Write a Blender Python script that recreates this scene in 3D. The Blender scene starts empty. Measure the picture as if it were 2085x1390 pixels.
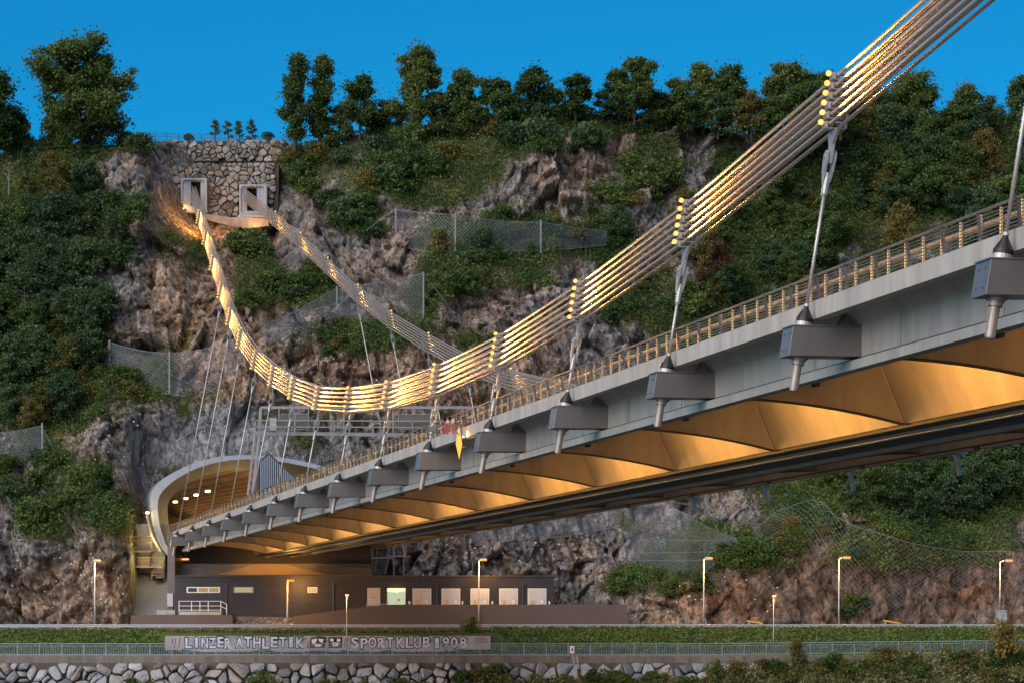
import bpy, bmesh, math, random
import numpy as np
from mathutils import Vector, Matrix
R = math.radians
# ---------------------------------------------------------------- camera, sky, sun, exposure
F = 5180.0; CX = 1042.5; HY = 1272.0            # focal length and horizon of the 2085 px wide photograph
scn = bpy.context.scene
cam_d = bpy.data.cameras.new('camera'); cam = bpy.data.objects.new('camera', cam_d)
scn.collection.objects.link(cam); scn.camera = cam
cam.location = (0, 0, 0); cam.rotation_euler = (R(90), 0, 0)
cam_d.sensor_width = 36; cam_d.lens = 36 * F / 2085.0
cam_d.shift_y = (HY - 695.0) / 2085.0
cam_d.clip_start = 0.5; cam_d.clip_end = 6000
SUN_EL, SUN_AZ = 24.0, 200.0                    # dusk glow behind the camera, slightly to the left
world = bpy.data.worlds.new("World"); scn.world = world; world.use_nodes = True
nt = world.node_tree; nt.nodes.clear()
wo = nt.nodes.new('ShaderNodeOutputWorld'); bg = nt.nodes.new('ShaderNodeBackground')
sky = nt.nodes.new('ShaderNodeTexSky'); sky.sky_type = 'NISHITA'; sky.sun_disc = False
sky.sun_elevation = R(SUN_EL); sky.sun_rotation = R(SUN_AZ); sky.altitude = 300; sky.air_density = 1.0
sky.dust_density = 0.0; sky.ozone_density = 6.0
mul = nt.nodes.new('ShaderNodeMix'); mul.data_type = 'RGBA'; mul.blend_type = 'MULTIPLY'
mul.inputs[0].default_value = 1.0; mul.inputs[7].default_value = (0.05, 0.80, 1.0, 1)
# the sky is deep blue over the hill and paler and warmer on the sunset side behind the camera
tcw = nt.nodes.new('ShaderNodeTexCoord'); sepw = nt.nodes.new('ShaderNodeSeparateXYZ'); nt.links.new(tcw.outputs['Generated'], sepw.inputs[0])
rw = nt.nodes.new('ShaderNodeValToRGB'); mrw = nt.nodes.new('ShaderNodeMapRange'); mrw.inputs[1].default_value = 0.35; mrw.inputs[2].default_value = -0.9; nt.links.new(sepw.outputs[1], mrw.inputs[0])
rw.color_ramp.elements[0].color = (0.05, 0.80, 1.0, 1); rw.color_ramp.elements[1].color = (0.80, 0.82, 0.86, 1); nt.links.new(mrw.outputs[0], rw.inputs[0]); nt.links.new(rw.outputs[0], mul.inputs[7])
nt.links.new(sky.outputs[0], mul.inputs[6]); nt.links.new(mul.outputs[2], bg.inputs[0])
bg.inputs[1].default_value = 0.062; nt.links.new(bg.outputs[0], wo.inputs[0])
sun_d = bpy.data.lights.new('sun', 'SUN'); sun_d.energy = 2.7; sun_d.angle = R(75); sun_d.color = (1.0, 0.92, 0.88)
sun = bpy.data.objects.new('sun', sun_d); scn.collection.objects.link(sun)
sun.rotation_euler = (R(90 - 40), 0, R(-42))
scn.view_settings.view_transform = 'Standard'; scn.view_settings.look = 'None'
scn.view_settings.exposure = 0.64; scn.view_settings.gamma = 1.0

# ---------------------------------------------------------------- helpers
rng = np.random.default_rng(7); random.seed(7)
COL = scn.collection
def P(px, py, Y):
    return Vector(((px - CX) / F * Y, Y, (HY - py) / F * Y))
DX, DY = -0.2297, 0.9733
SP = 14.2
def Bw(w, a, z):
    return Vector((26.64 + a * DX + w * DY, a * DY - w * DX, z))
def A(n): return SP * (n + 4.495)

def tag(o, label=None, cat=None, group=None, kind=None):
    if label: o['label'] = label
    if cat: o['category'] = cat
    if group: o['group'] = group
    if kind: o['kind'] = kind
    return o
def thing(name, label, cat, loc=(0, 0, 0), group=None):
    o = bpy.data.objects.new(name, None); COL.objects.link(o); o.location = loc
    o.empty_display_size = 0.2
    return tag(o, label, cat, group)

class MB:
    def __init__(s): s.v = []; s.f = []; s.t = []
    def add(s, vs, fs, t=None):
        b = len(s.v); s.v += [tuple(p) for p in vs]; s.f += [tuple(i + b for i in f) for f in fs]
        s.t += [random.random() if t is None else t] * len(fs); return s
    def hexa(s, c):   # 8 corners: 4 bottom ccw, 4 top ccw
        return s.add(c, [(3, 2, 1, 0), (4, 5, 6, 7), (0, 1, 5, 4), (1, 2, 6, 5), (2, 3, 7, 6), (3, 0, 4, 7)])
    def box(s, x0, x1, y0, y1, z0, z1):
        return s.hexa([(x0, y0, z0), (x1, y0, z0), (x1, y1, z0), (x0, y1, z0), (x0, y0, z1), (x1, y0, z1), (x1, y1, z1), (x0, y1, z1)])
    def bbox(s, w0, w1, a0, a1, z0, z1):   # box in bridge axes
        return s.hexa([Bw(w0, a0, z0), Bw(w1, a0, z0), Bw(w1, a1, z0), Bw(w0, a1, z0), Bw(w0, a0, z1), Bw(w1, a0, z1), Bw(w1, a1, z1), Bw(w0, a1, z1)])
    def bar(s, p0, p1, hw, hh, up=(0, 0, 1)):
        p0 = Vector(p0); p1 = Vector(p1); d = (p1 - p0).normalized(); u = Vector(up)
        x = d.cross(u); x = x.normalized() if x.length > 1e-4 else Vector((1, 0, 0)); z = x.cross(d)
        c = []
        for p in (p0, p1):
            c += [p - x * hw - z * hh, p + x * hw - z * hh, p + x * hw + z * hh, p - x * hw + z * hh]
        return s.add(c, [(3, 2, 1, 0), (4, 5, 6, 7), (0, 1, 5, 4), (1, 2, 6, 5), (2, 3, 7, 6), (3, 0, 4, 7)])
    def tube(s, pts, rs, n=8, cap=True, t=None):
        pts = [Vector(p) for p in pts]
        if not hasattr(rs, '__len__'): rs = [rs] * len(pts)
        d0 = (pts[1] - pts[0]).normalized(); ref = Vector((0, 0, 1)) if abs(d0.z) < .9 else Vector((1, 0, 0))
        vs = []; fs = []
        for i, p in enumerate(pts):
            d = (pts[min(i + 1, len(pts) - 1)] - pts[max(i - 1, 0)]).normalized()
            x = d.cross(ref).normalized(); y = d.cross(x)
            for k in range(n):
                q = 2 * math.pi * k / n; vs.append(p + (x * math.cos(q) + y * math.sin(q)) * rs[i])
        for i in range(len(pts) - 1):
            for k in range(n):
                k2 = (k + 1) % n; fs.append((i * n + k, i * n + k2, (i + 1) * n + k2, (i + 1) * n + k))
        if cap: fs.append(tuple(range(n))[::-1]); fs.append(tuple((len(pts) - 1) * n + k for k in range(n)))
        return s.add(vs, fs, t)
    def strip(s, A_, B_):
        n = len(A_); return s.add(list(A_) + list(B_), [(i, i + 1, n + i + 1, n + i) for i in range(n - 1)])
    def prism(s, sec, fr, to, fn):   # section list of (w,z) extruded from a=fr to a=to
        n = len(sec); vs = [fn(w, fr, z) for w, z in sec] + [fn(w, to, z) for w, z in sec]
        fs = [(i, (i + 1) % n, n + (i + 1) % n, n + i) for i in range(n)] + [tuple(range(n))[::-1], tuple(range(n, 2 * n))]
        return s.add(vs, fs)
    def build(s, name, m, parent=None, smooth=False, tint=False, bevel=0):
        me = bpy.data.meshes.new(name); off = Vector(parent_loc(parent))
        v = np.array(s.v, dtype=np.float64).reshape(-1, 3) - np.array(off)
        me.from_pydata(v.tolist(), [], s.f); me.materials.append(m)
        if tint:
            at = me.attributes.new('tint', 'FLOAT', 'FACE'); at.data.foreach_set('value', np.array(s.t, dtype=np.float32))
        if smooth: me.polygons.foreach_set('use_smooth', [True] * len(me.polygons))
        bm = bmesh.new(); bm.from_mesh(me); bmesh.ops.recalc_face_normals(bm, faces=bm.faces); bm.to_mesh(me); bm.free()
        o = bpy.data.objects.new(name, me); COL.objects.link(o)
        if parent: o.parent = parent
        if bevel:
            b = o.modifiers.new('bevel', 'BEVEL'); b.width = bevel; b.segments = 2; b.limit_method = 'ANGLE'
        return o
def parent_loc(p):
    l = Vector((0, 0, 0))
    while p: l = l + p.location; p = p.parent
    return l

def np_mesh(name, v, f, m, smooth=False, attrs=None):
    """v (N,3), f (M,k) numpy; attrs {name:(domain, array)}"""
    me = bpy.data.meshes.new(name); k = f.shape[1]
    me.vertices.add(len(v)); me.vertices.foreach_set('co', np.ascontiguousarray(v, dtype=np.float32).ravel())
    me.loops.add(f.size); me.loops.foreach_set('vertex_index', np.ascontiguousarray(f, dtype=np.int32).ravel())
    me.polygons.add(len(f)); me.polygons.foreach_set('loop_start', np.arange(0, f.size, k, dtype=np.int32))
    me.polygons.foreach_set('loop_total', np.full(len(f), k, dtype=np.int32))
    me.update(calc_edges=True)
    if smooth: me.polygons.foreach_set('use_smooth', np.ones(len(f), dtype=bool))
    for an, (dom, arr) in (attrs or {}).items():
        at = me.attributes.new(an, 'FLOAT', dom); at.data.foreach_set('value', np.ascontiguousarray(arr, dtype=np.float32))
    me.materials.append(m); me.validate()
    return me
def link(name, me, parent=None):
    o = bpy.data.objects.new(name, me); COL.objects.link(o)
    if parent: o.parent = parent
    return o

# ---------------------------------------------------------------- materials
def ramp(nt, fac, stops):
    r = nt.nodes.new('ShaderNodeValToRGB'); e = r.color_ramp.elements
    while len(e) < len(stops): e.new(0.5)
    for i, (p, c) in enumerate(stops): e[i].position = p; e[i].color = (*c, 1)
    nt.links.new(fac, r.inputs[0]); return r.outputs[0]
def noise(nt, vec, scale, detail=6, rough=.6, dist=0):
    n = nt.nodes.new('ShaderNodeTexNoise'); n.inputs['Scale'].default_value = scale; n.inputs['Detail'].default_value = detail
    n.inputs['Roughness'].default_value = rough; n.inputs['Distortion'].default_value = dist
    if vec: nt.links.new(vec, n.inputs['Vector'])
    return n.outputs[0]
def mapping(nt, vec, scale=(1, 1, 1), rot=(0, 0, 0)):
    m = nt.nodes.new('ShaderNodeMapping'); m.inputs['Scale'].default_value = scale; m.inputs['Rotation'].default_value = rot
    nt.links.new(vec, m.inputs['Vector']); return m.outputs[0]
def mixc(nt, fac, a, b, mode='MIX'):
    m = nt.nodes.new('ShaderNodeMix'); m.data_type = 'RGBA'; m.blend_type = mode
    for i, v in ((0, fac), (6, a), (7, b)):
        if isinstance(v, (int, float)): m.inputs[i].default_value = v
        elif isinstance(v, tuple): m.inputs[i].default_value = (*v[:3], 1)
        else: nt.links.new(v, m.inputs[i])
    return m.outputs[2]
def attr(nt, n):
    a = nt.nodes.new('ShaderNodeAttribute'); a.attribute_name = n; return a.outputs['Fac']
def newmat(name):
    m = bpy.data.materials.new(name); m.use_nodes = True; nt = m.node_tree; b = nt.nodes['Principled BSDF']
    tc = nt.nodes.new('ShaderNodeTexCoord'); g = nt.nodes.new('ShaderNodeNewGeometry')
    return m, nt, b, tc.outputs['Object'], g.outputs['Position']
def bump(nt, b, h, strength=.3, dist=.05):
    n = nt.nodes.new('ShaderNodeBump'); n.inputs['Strength'].default_value = strength; n.inputs['Distance'].default_value = dist
    nt.links.new(h, n.inputs['Height']); nt.links.new(n.outputs[0], b.inputs['Normal'])
def simple(name, c, rough=.6, metal=0., var=.25, scale=1.5, streak=False, bumps=0.0, spec=.5):
    m, nt, b, ob, pos = newmat(name)
    v = mapping(nt, pos, (1, 1, .18)) if streak else pos
    n = noise(nt, v, scale, 8, .65)
    lo = tuple(x * (1 - var) for x in c); hi = tuple(min(1, x * (1 + var)) for x in c)
    nt.links.new(ramp(nt, n, [(.3, lo), (.7, hi)]), b.inputs['Base Color'])
    b.inputs['Roughness'].default_value = rough; b.inputs['Metallic'].default_value = metal
    b.inputs['Specular IOR Level'].default_value = spec
    if bumps: bump(nt, b, noise(nt, pos, scale * 12, 6), bumps, .02)
    return m
def emis(name, c, s):
    m = bpy.data.materials.new(name); m.use_nodes = True; nt = m.node_tree; nt.nodes.clear()
    e = nt.nodes.new('ShaderNodeEmission'); o = nt.nodes.new('ShaderNodeOutputMaterial')
    e.inputs[0].default_value = (*c, 1); e.inputs[1].default_value = s; nt.links.new(e.outputs[0], o.inputs[0]); return m
M = {}
M['concrete'] = simple('concrete', (.40, .375, .335), .8, 0, .22, 1.3, True, .3)
M['portal'] = simple('portal_concrete', (.31, .34, .39), .75, 0, .12, .8, False, .15)
M['paint'] = simple('grey_steel_paint', (.37, .35, .31), .5, .0, .22, 1.1, True, .08)
M['soffit'] = simple('beige_steel_paint', (.40, .36, .30), .42, .15, .20, .9, True, .06)
M['edge'] = simple('dark_steel_edge', (.07, .065, .06), .5, .3)
M['bracket'] = simple('brushed_bracket_steel', (.30, .27, .25), .38, .75, .12, .9, True)
M['steel'] = simple('galvanised_steel', (.47, .44, .42), .45, .65, .15, 3)
M['gantry'] = simple('gantry_steel', (.30, .29, .29), .5, .5, .12, 3)
M['tube'] = simple('anchor_tube_steel', (.34, .285, .25), .42, .5, .12, 3)
M['weathered'] = simple('weathered_concrete', (.17, .145, .12), .9, 0, .35, 1.6, True, .3)
M['strand'] = simple('cable_sheath', (.49, .435, .38), .44, .65, .05, 1.5)
M['cone'] = simple('dark_rubber_cone', (.014, .012, .014), .38)
M['rail'] = simple('railing_steel', (.20, .165, .145), .42, .5)
M['post'] = simple('barrier_post', (.36, .29, .17), .55, .1)
M['asphalt'] = simple('asphalt', (.05, .05, .052), .9, 0, .3, 4)
M['lens'] = emis('lamp_lens', (1.0, .46, .11), 1.45)
M['lens2'] = emis('street_lens', (1.0, .25, .015), 1.5)
M['tube_light'] = emis('tunnel_lens', (1.0, .78, .42), 9)
M['diamond'] = emis('diamond_lens', (1.0, .42, .08), 1.1)
M['white'] = simple('white_paint', (.75, .75, .73), .5, 0, .06)
M['galv'] = simple('pole_galvanised', (.45, .46, .47), .5, .5, .1)
M['wire'] = simple('net_wire', (.20, .22, .25), .5, .3)
M['red'] = simple('red_paint', (.55, .02, .03), .45)
WARM = (1.0, .46, .09)
def lamp(name, kind, loc, energy, color, parent=None, size=.1, **k):
    d = bpy.data.lights.new(name, kind); d.energy = energy; d.color = color
    if kind in ('POINT', 'SPOT'): d.shadow_soft_size = size
    o = bpy.data.objects.new(name, d); COL.objects.link(o); o.location = Vector(loc) - parent_loc(parent)
    if parent: o.parent = parent
    if 'aim' in k: o.rotation_euler = (Vector(k['aim']) - Vector(loc)).to_track_quat('-Z', 'Y').to_euler()
    if kind == 'SPOT': d.spot_size = k.get('spot', R(60)); d.spot_blend = 1.0
    if kind == 'AREA': d.shape = 'RECTANGLE'; d.size = k.get('sx', 1); d.size_y = k.get('sy', 1); d.spread = k.get('spread', R(160))
    return o
# ================================================================ BRIDGE
W = 22.9; TILT = .010
def T2(w, a, z): return Bw(w, a, z + TILT * w)
def T2m(w, a, z): return Bw(W - w, a, z + TILT * (W - w))
A0, A1 = 34.0, 275.5
bridge = thing('bridge_deck', 'grey suspension bridge deck with glowing golden ribbed underside running across the river to the tunnel', 'bridge', Bw(11.45, 150, 7))
m = MB(); m.prism([(.6, 9.36), (22.3, 9.36), (22.3, 9.62), (.6, 9.62)], A0, A1, T2); m.build('deck_slab', M['concrete'], bridge)
m = MB(); m.prism([(2.3, 9.625), (20.6, 9.625), (20.6, 9.66), (2.3, 9.66)], A0, A1 + 60, T2); m.build('road_surface', M['asphalt'], bridge)
for T in (T2, T2m):
    # edge beam is cast in bays with a small joint
    m = MB()
    for i in range(-2, 16):
        a0 = max(A0, A(i) + .01); a1 = min(A1, A(i + 1) - .01)
        if a1 <= a0: continue
        h = (a0 + a1) / 2
        for b0, b1 in ((a0, h - .012), (h + .012, a1)):
            m.prism([(.35, 9.14), (.62, 9.10), (.62, 9.36), (.90, 9.625), (.90, 9.70), (.35, 9.68)], b0, b1, T)
    m.build('edge_beam', M['concrete'], bridge)
    m = MB(); m.prism([(1.2, 9.36), (1.65, 8.92), (1.65, 7.98), (1.72, 7.98), (1.72, 8.95), (1.32, 9.36)], A0, A1 - 3, T)
    for j in range(-2, 30):     # welded splice plates
        a_ = A(j * .5 + .25)
        if A0 < a_ < A1 - 4: m.prism([(1.612, 8.02), (1.649, 8.02), (1.649, 8.88), (1.612, 8.88)], a_ - .03, a_ + .03, T)
    m.build('side_girder', M['paint'], bridge)
    m = MB(); m.prism([(1.72, 7.884), (1.72, 7.98), (1.60, 7.98), (1.60, 7.884)], A0, A1 - 3, T); m.build('girder_shadow_strip', M['edge'], bridge)  # dark strip painted in place of the shadow gap above the flange
    m = MB(); zb = 7.60 if T is T2 else 7.80; m.prism([(1.36, zb), (1.78, zb), (1.78, 7.88), (1.36, 7.88)], A0, A1 - 3, T); m.build('bottom_flange', M['paint'], bridge)
# central keel box
M['lip'] = simple('keel_lip_lit', (.50, .45, .38), .55, 0, .15, .8, True)  # lightened colour stands in for ambient light caught by the keel strips
m = MB()
def kz(z): return z - .065
m.prism([(8.96, kz(7.25)), (8.04, 9.36), (8.10, 9.36), (9.02, kz(7.25))], A0, A1 - 5, T2); m.build('keel_side_plate', M['soffit'], bridge)
m = MB(); m.prism([(8.96, kz(7.25)), (8.04, 9.36), (8.10, 9.36), (9.02, kz(7.25))], A0, A1 - 5, T2m); m.build('keel_side_plate', M['soffit'], bridge)
m = MB(); m.prism([(9.0, kz(7.24)), (11.45, kz(7.06)), (13.9, kz(7.24)), (13.9, kz(7.30)), (9.0, kz(7.30))], A0, A1 - 5, T2); m.build('keel_bottom_plate', M['edge'], bridge)
m = MB(); 
for T in (T2, T2m): m.prism([(9.06, kz(7.12)), (9.2, kz(7.12)), (9.2, kz(7.235)), (9.06, kz(7.235))], A0, A1 - 5, T)
m.build('keel_shadow_edge', M['edge'], bridge)  # dark colour stands in for the thin shadow below the keel side
m = MB()
for w_, z_ in ((10.0, 7.00), (12.6, 7.00)): m.prism([(w_, kz(z_)), (w_ + .30, kz(z_)), (w_ + .30, kz(z_ + .15)), (w_, kz(z_ + .15))], A0, A1 - 5, T2)
m.build('keel_flange', M['lip'], bridge)
def rz(w): return 8.07 - .0168 * (w - 1.65) ** 2
for n in range(-2, 15):
    for T in (T2, T2m):
        a = A(n); ws = np.linspace(1.74, 8.93, 14)
        m = MB()
        lo = [T(w, a, rz(w)) for w in ws]; hi = [T(min(w, 8.93 - (w > 8) * (w - 8.04) * .98), a, 9.35) for w in ws]
        m.strip(lo, hi)
        lo2 = [T(w, a + .03, rz(w)) for w in ws]; hi2 = [T(w if w < 8.04 else 8.04, a + .03, 9.35) for w in ws]
        m.strip(lo2, hi2)
        rb = m.build('cross_rib', M['soffit'], bridge)
        m = MB()
        for i in range(len(ws) - 1):
            w0, w1 = ws[i], ws[i + 1]
            m.hexa([T(w0, a - .16, rz(w0) - .05), T(w1, a - .16, rz(w1) - .05), T(w1, a + .19, rz(w1) - .05), T(w0, a + .19, rz(w0) - .05),
                    T(w0, a - .16, rz(w0) - .002), T(w1, a - .16, rz(w1) - .002), T(w1, a + .19, rz(w1) - .002), T(w0, a + .19, rz(w0) - .002)])
        m.build('rib_flange', M['edge'], rb)
        MB().tube([T(8.90, a - .03, kz(7.28)), T(8.0, a - .03, 9.34)], .028, 6).build('fold_bright_line', M['lip'], rb)  # pale rod draws the bright edge along the rib and keel fold
        # bracket box carrying the hanger anchorage
        m = MB(); z0, z1 = 7.99, 8.86
        c = [(-.64, z0), (1.64, z0), (1.64, z1), (-.50, z1)]
        m.prism(c, a - .45, a + .45, T)
        m.prism([(1.0, z1), (1.64, z1), (1.64, 9.33), (1.30, 9.33)], a - .18, a + .18, T)
        br = m.build('bracket', M['bracket'], bridge, bevel=.012)
        m = MB(); m.prism([(-.535, z1 + .002), (1.64, z1 + .002), (1.64, z1 + .035), (-.535, z1 + .035)], a - .475, a + .475, T)
        m.build('cover_plate', M['bracket'], br)
        if n < 5:
            m = MB()
            for (bz, ba) in ((.2, -.2), (.2, .2), (.68, -.2), (.68, .2)):
                ww = -.64 + .14 * bz / .87
                m.tube([T(ww - .02, a + ba, z0 + bz), T(ww + .01, a + ba, z0 + bz)], .022, 6)
            m.build('end_plate_bolts', M['edge'], br)
# railing, crash barrier and handrail light per bay
for side, T in ((0, T2), (1, T2m)):
    for i in range(-2, 15):
        a0, a1 = max(A0, A(i)), min(A1, A(i + 1))
        m = MB(); k = 6
        for j in range(k):
            a = A(i) + SP * j / k
            if not (a0 <= a <= a1): continue
            m.bar(T(.52, a, 9.62), T(.40, a, 10.42), .008, .035, up=Bw(1, 0, 0) - Bw(0, 0, 0))
            m.bar(T(.52, a + .06, 9.62), T(.40, a + .06, 10.42), .008, .035, up=Bw(1, 0, 0) - Bw(0, 0, 0))
        for q in range(8):
            z = 9.73 + q * .083; w = .52 - .12 * (z - 9.62) / .8
            m.bar(T(w - .02, a0, z), T(w - .02, a1, z), .0105, .0105)
        m.build('railing', M['rail'], bridge)
        m = MB(); m.bar(T(.40, a0, 10.445), T(.40, a1, 10.445), .045, .024); m.build('handrail', M['rail'], bridge)
        if side == 0 or i > 3:
            k = 11; far = MB()
            for j in range(k):
                a = A(i) + SP * (j + .3) / k
                if not (a0 <= a <= a1): continue
                mm = MB() if (side == 0 and i < 9) else far
                mm.bbox(*( (1.27, 1.33) if side == 0 else (W - 1.33, W - 1.27)), a - .04, a + .04, 9.62 + side * .2, 10.72 + side * .2)
                if mm is not far: mm.build('barrier_post', M['post'], bridge)
            if far.v: tag(far.build('barrier_post', M['post'], bridge), kind='stuff')
            cb = bridge
            m = MB()
            m.prism([(1.36, 10.38), (1.42, 10.36), (1.42, 10.50), (1.36, 10.48)], a0, a1, T)
            m.prism([(1.38, 9.72), (1.44, 9.72), (1.44, 9.80), (1.38, 9.80)], a0, a1, T)
            m.build('barrier_rail', M['rail'], cb)
            m = MB(); m.prism([(.95, 9.626), (1.75, 9.626), (1.72, 9.74), (.98, 9.74)], a0, a1, T); m.build('kerb', M['post'], bridge)
        if i >= -1 and side == 0:
            am = (a0 + a1) / 2; p = T(.47, am, 10.40)
            L = lamp('handrail_light', 'AREA', p, 80, (1, .56, .14), bridge, aim=T(1.5, am, 9.75), sx=a1 - a0, sy=.03, spread=R(150))
            d = (Vector(T(1.5, am, 9.75)) - Vector(p)).normalized(); x = (T(1, a1, 9) - T(1, a0, 9)).normalized(); zz = -d; yy = zz.cross(x)
            L.rotation_euler = Matrix((x, yy, zz)).transposed().to_euler()
# underside floodlights: one fixture per bay hung behind each bottom flange
for i in range(-2, 14):
    for T in (T2, T2m):
        am = A(i) + SP * .40
        fx = MB(); p = T(2.55, am, 7.80)
        q0, q1 = T(2.45, am - .25, 7.72), T(2.45, am + .25, 7.72)
        fx.bar(q0, q1, .06, .06); o = fx.build('floodlight', M['edge'], bridge)
        L = lamp('flood_beam', 'AREA', p, 500 if T is T2 else 140, WARM, bridge, sx=8.0, sy=.12, spread=R(118), aim=T(8.6, am, 8.1))
        d = (T(8.6, am, 7.9) - p).normalized(); x = (T(1, am + 1, 9) - T(1, am, 9)).normalized(); zz = -d; yy = zz.cross(x)
        L.rotation_euler = Matrix((x, yy, zz)).transposed().to_euler()
# small lamps under the keel
# ------------------------------------------------------------- cables
ZT = {-3: 26.3, -2: 23.1, -1: 20.4, 0: 18.15, 1: 16.42, 2: 14.93, 3: 13.95, 4: 13.40, 5: 13.42, 6: 13.86, 7: 14.83, 8: 16.15, 9: 18.1, 10: 20.4, 11: 23.1, 12: 26.4, 13: 30.1, 14: 34.45, 15: 39.2, 16: 44.0, 17: 48.55, 18: 53.0, 19: 57.5}
WT = {-3: 2.6, -2: 2.1, -1: 1.6, 0: 1.1, 1: .8, 2: .57, 3: .43, 4: .35, 5: .35, 6: .45, 7: .63, 8: .87, 9: 1.26, 10: 1.72, 11: 2.2, 12: 2.74, 13: 3.55, 14: 4.38, 15: 5.18, 16: 6.02, 17: 6.88, 18: 7.7, 19: 8.6}
RS = .293
def srow(n, r, c, T):    # strand position
    return T(WT[n] + .24 - r * .05 + c * .33, A(n), ZT[n] - .02 - r * RS - c * .05)
ords = ['first', 'second', 'third', 'fourth', 'fifth', 'sixth', 'seventh', 'eighth', 'ninth', 'tenth', 'eleventh', 'twelfth', 'thirteenth', 'fourteenth', 'fifteenth', 'sixteenth', 'seventeenth', 'eighteenth']
for side, T, lab in ((0, T2, 'near bundle of parallel cables with bright lamps, sweeping from upper right to left rock portal'),
                     (1, T2m, 'far bundle of parallel cables sloping down from the right rock portal behind the deck')):
    rt = thing('suspension_cable', lab, 'cable', srow(5, 3, 0, T))
    n0 = -3 if side == 0 else 3
    for r in range(6):
        for c in range(2):
            m = MB(); m.tube([srow(n, r, c, T) for n in range(n0, 20)], .062, 10, t=.5)
            m.build('strand', M['strand'], rt, smooth=True)
    for n in range(max(n0, -1), 18):
        m = MB()
        d = (srow(n - 1 if n > n0 else n, 0, 0, T) - srow(n + 1, 0, 0, T)).normalized()
        wv = (T(1, 0, 0) - T(0, 0, 0)); wv.z = 0; wv.normalize()
        for r in range(6):
            p = (srow(n, r, 0, T) + srow(n, r, 1, T)) / 2
            up = wv.cross(d).normalized()
            for off in (-.10, .10):
                m.bar(p - wv * .34 + up * off * .9, p + wv * .34 + up * off * .9, .10, .022, up=up)
            m.bar(p - wv * .35, p - wv * .25, .14, .10, up=up)     # side cheek
            m.bar(p + wv * .25, p + wv * .35, .14, .10, up=up)
            m.tube([p - wv * .40, p - wv * .33], .03, 6)
        cl = m.build('cable_clamp', M['steel'], rt)
        if side == 1 and n < 8: continue
        for r in range(6):
            p = srow(n, r, 0, T) - wv * .30 + Vector((0, 0, .045)) + d * .10
            if side == 1: p = srow(n, r, 0, T) - wv * .12 + Vector((0, 0, .12)) + d * .1
            m = MB(); m.tube([p - d * .14, p - d * .045], [.05, .075], 8); lp = m.build('lamp', M['bracket'], cl)
            m = MB(); m.tube([p - d * .05, p - d * .02, p + d * .03, p + d * .06], [.06, .085, .085, .045], 8); m.build('lamp_lens', M['lens'], cl)
        for r in (0.5, 2.5, 4.5):
            r0 = int(r)
            p = (srow(n, r0, 0, T) + srow(n, r0 + 1, 0, T)) / 2 - wv * .60 + d * .25 + Vector((0, 0, .08))
            aim = p + d * 5.0 + wv * .70 - Vector((0, 0, .0))
            lamp('lamp_beam', 'SPOT', p, (460 if n < 9 else 250) if side == 0 else 110, (1, .43, .07), rt, size=.06, aim=aim, spot=R(75))
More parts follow.
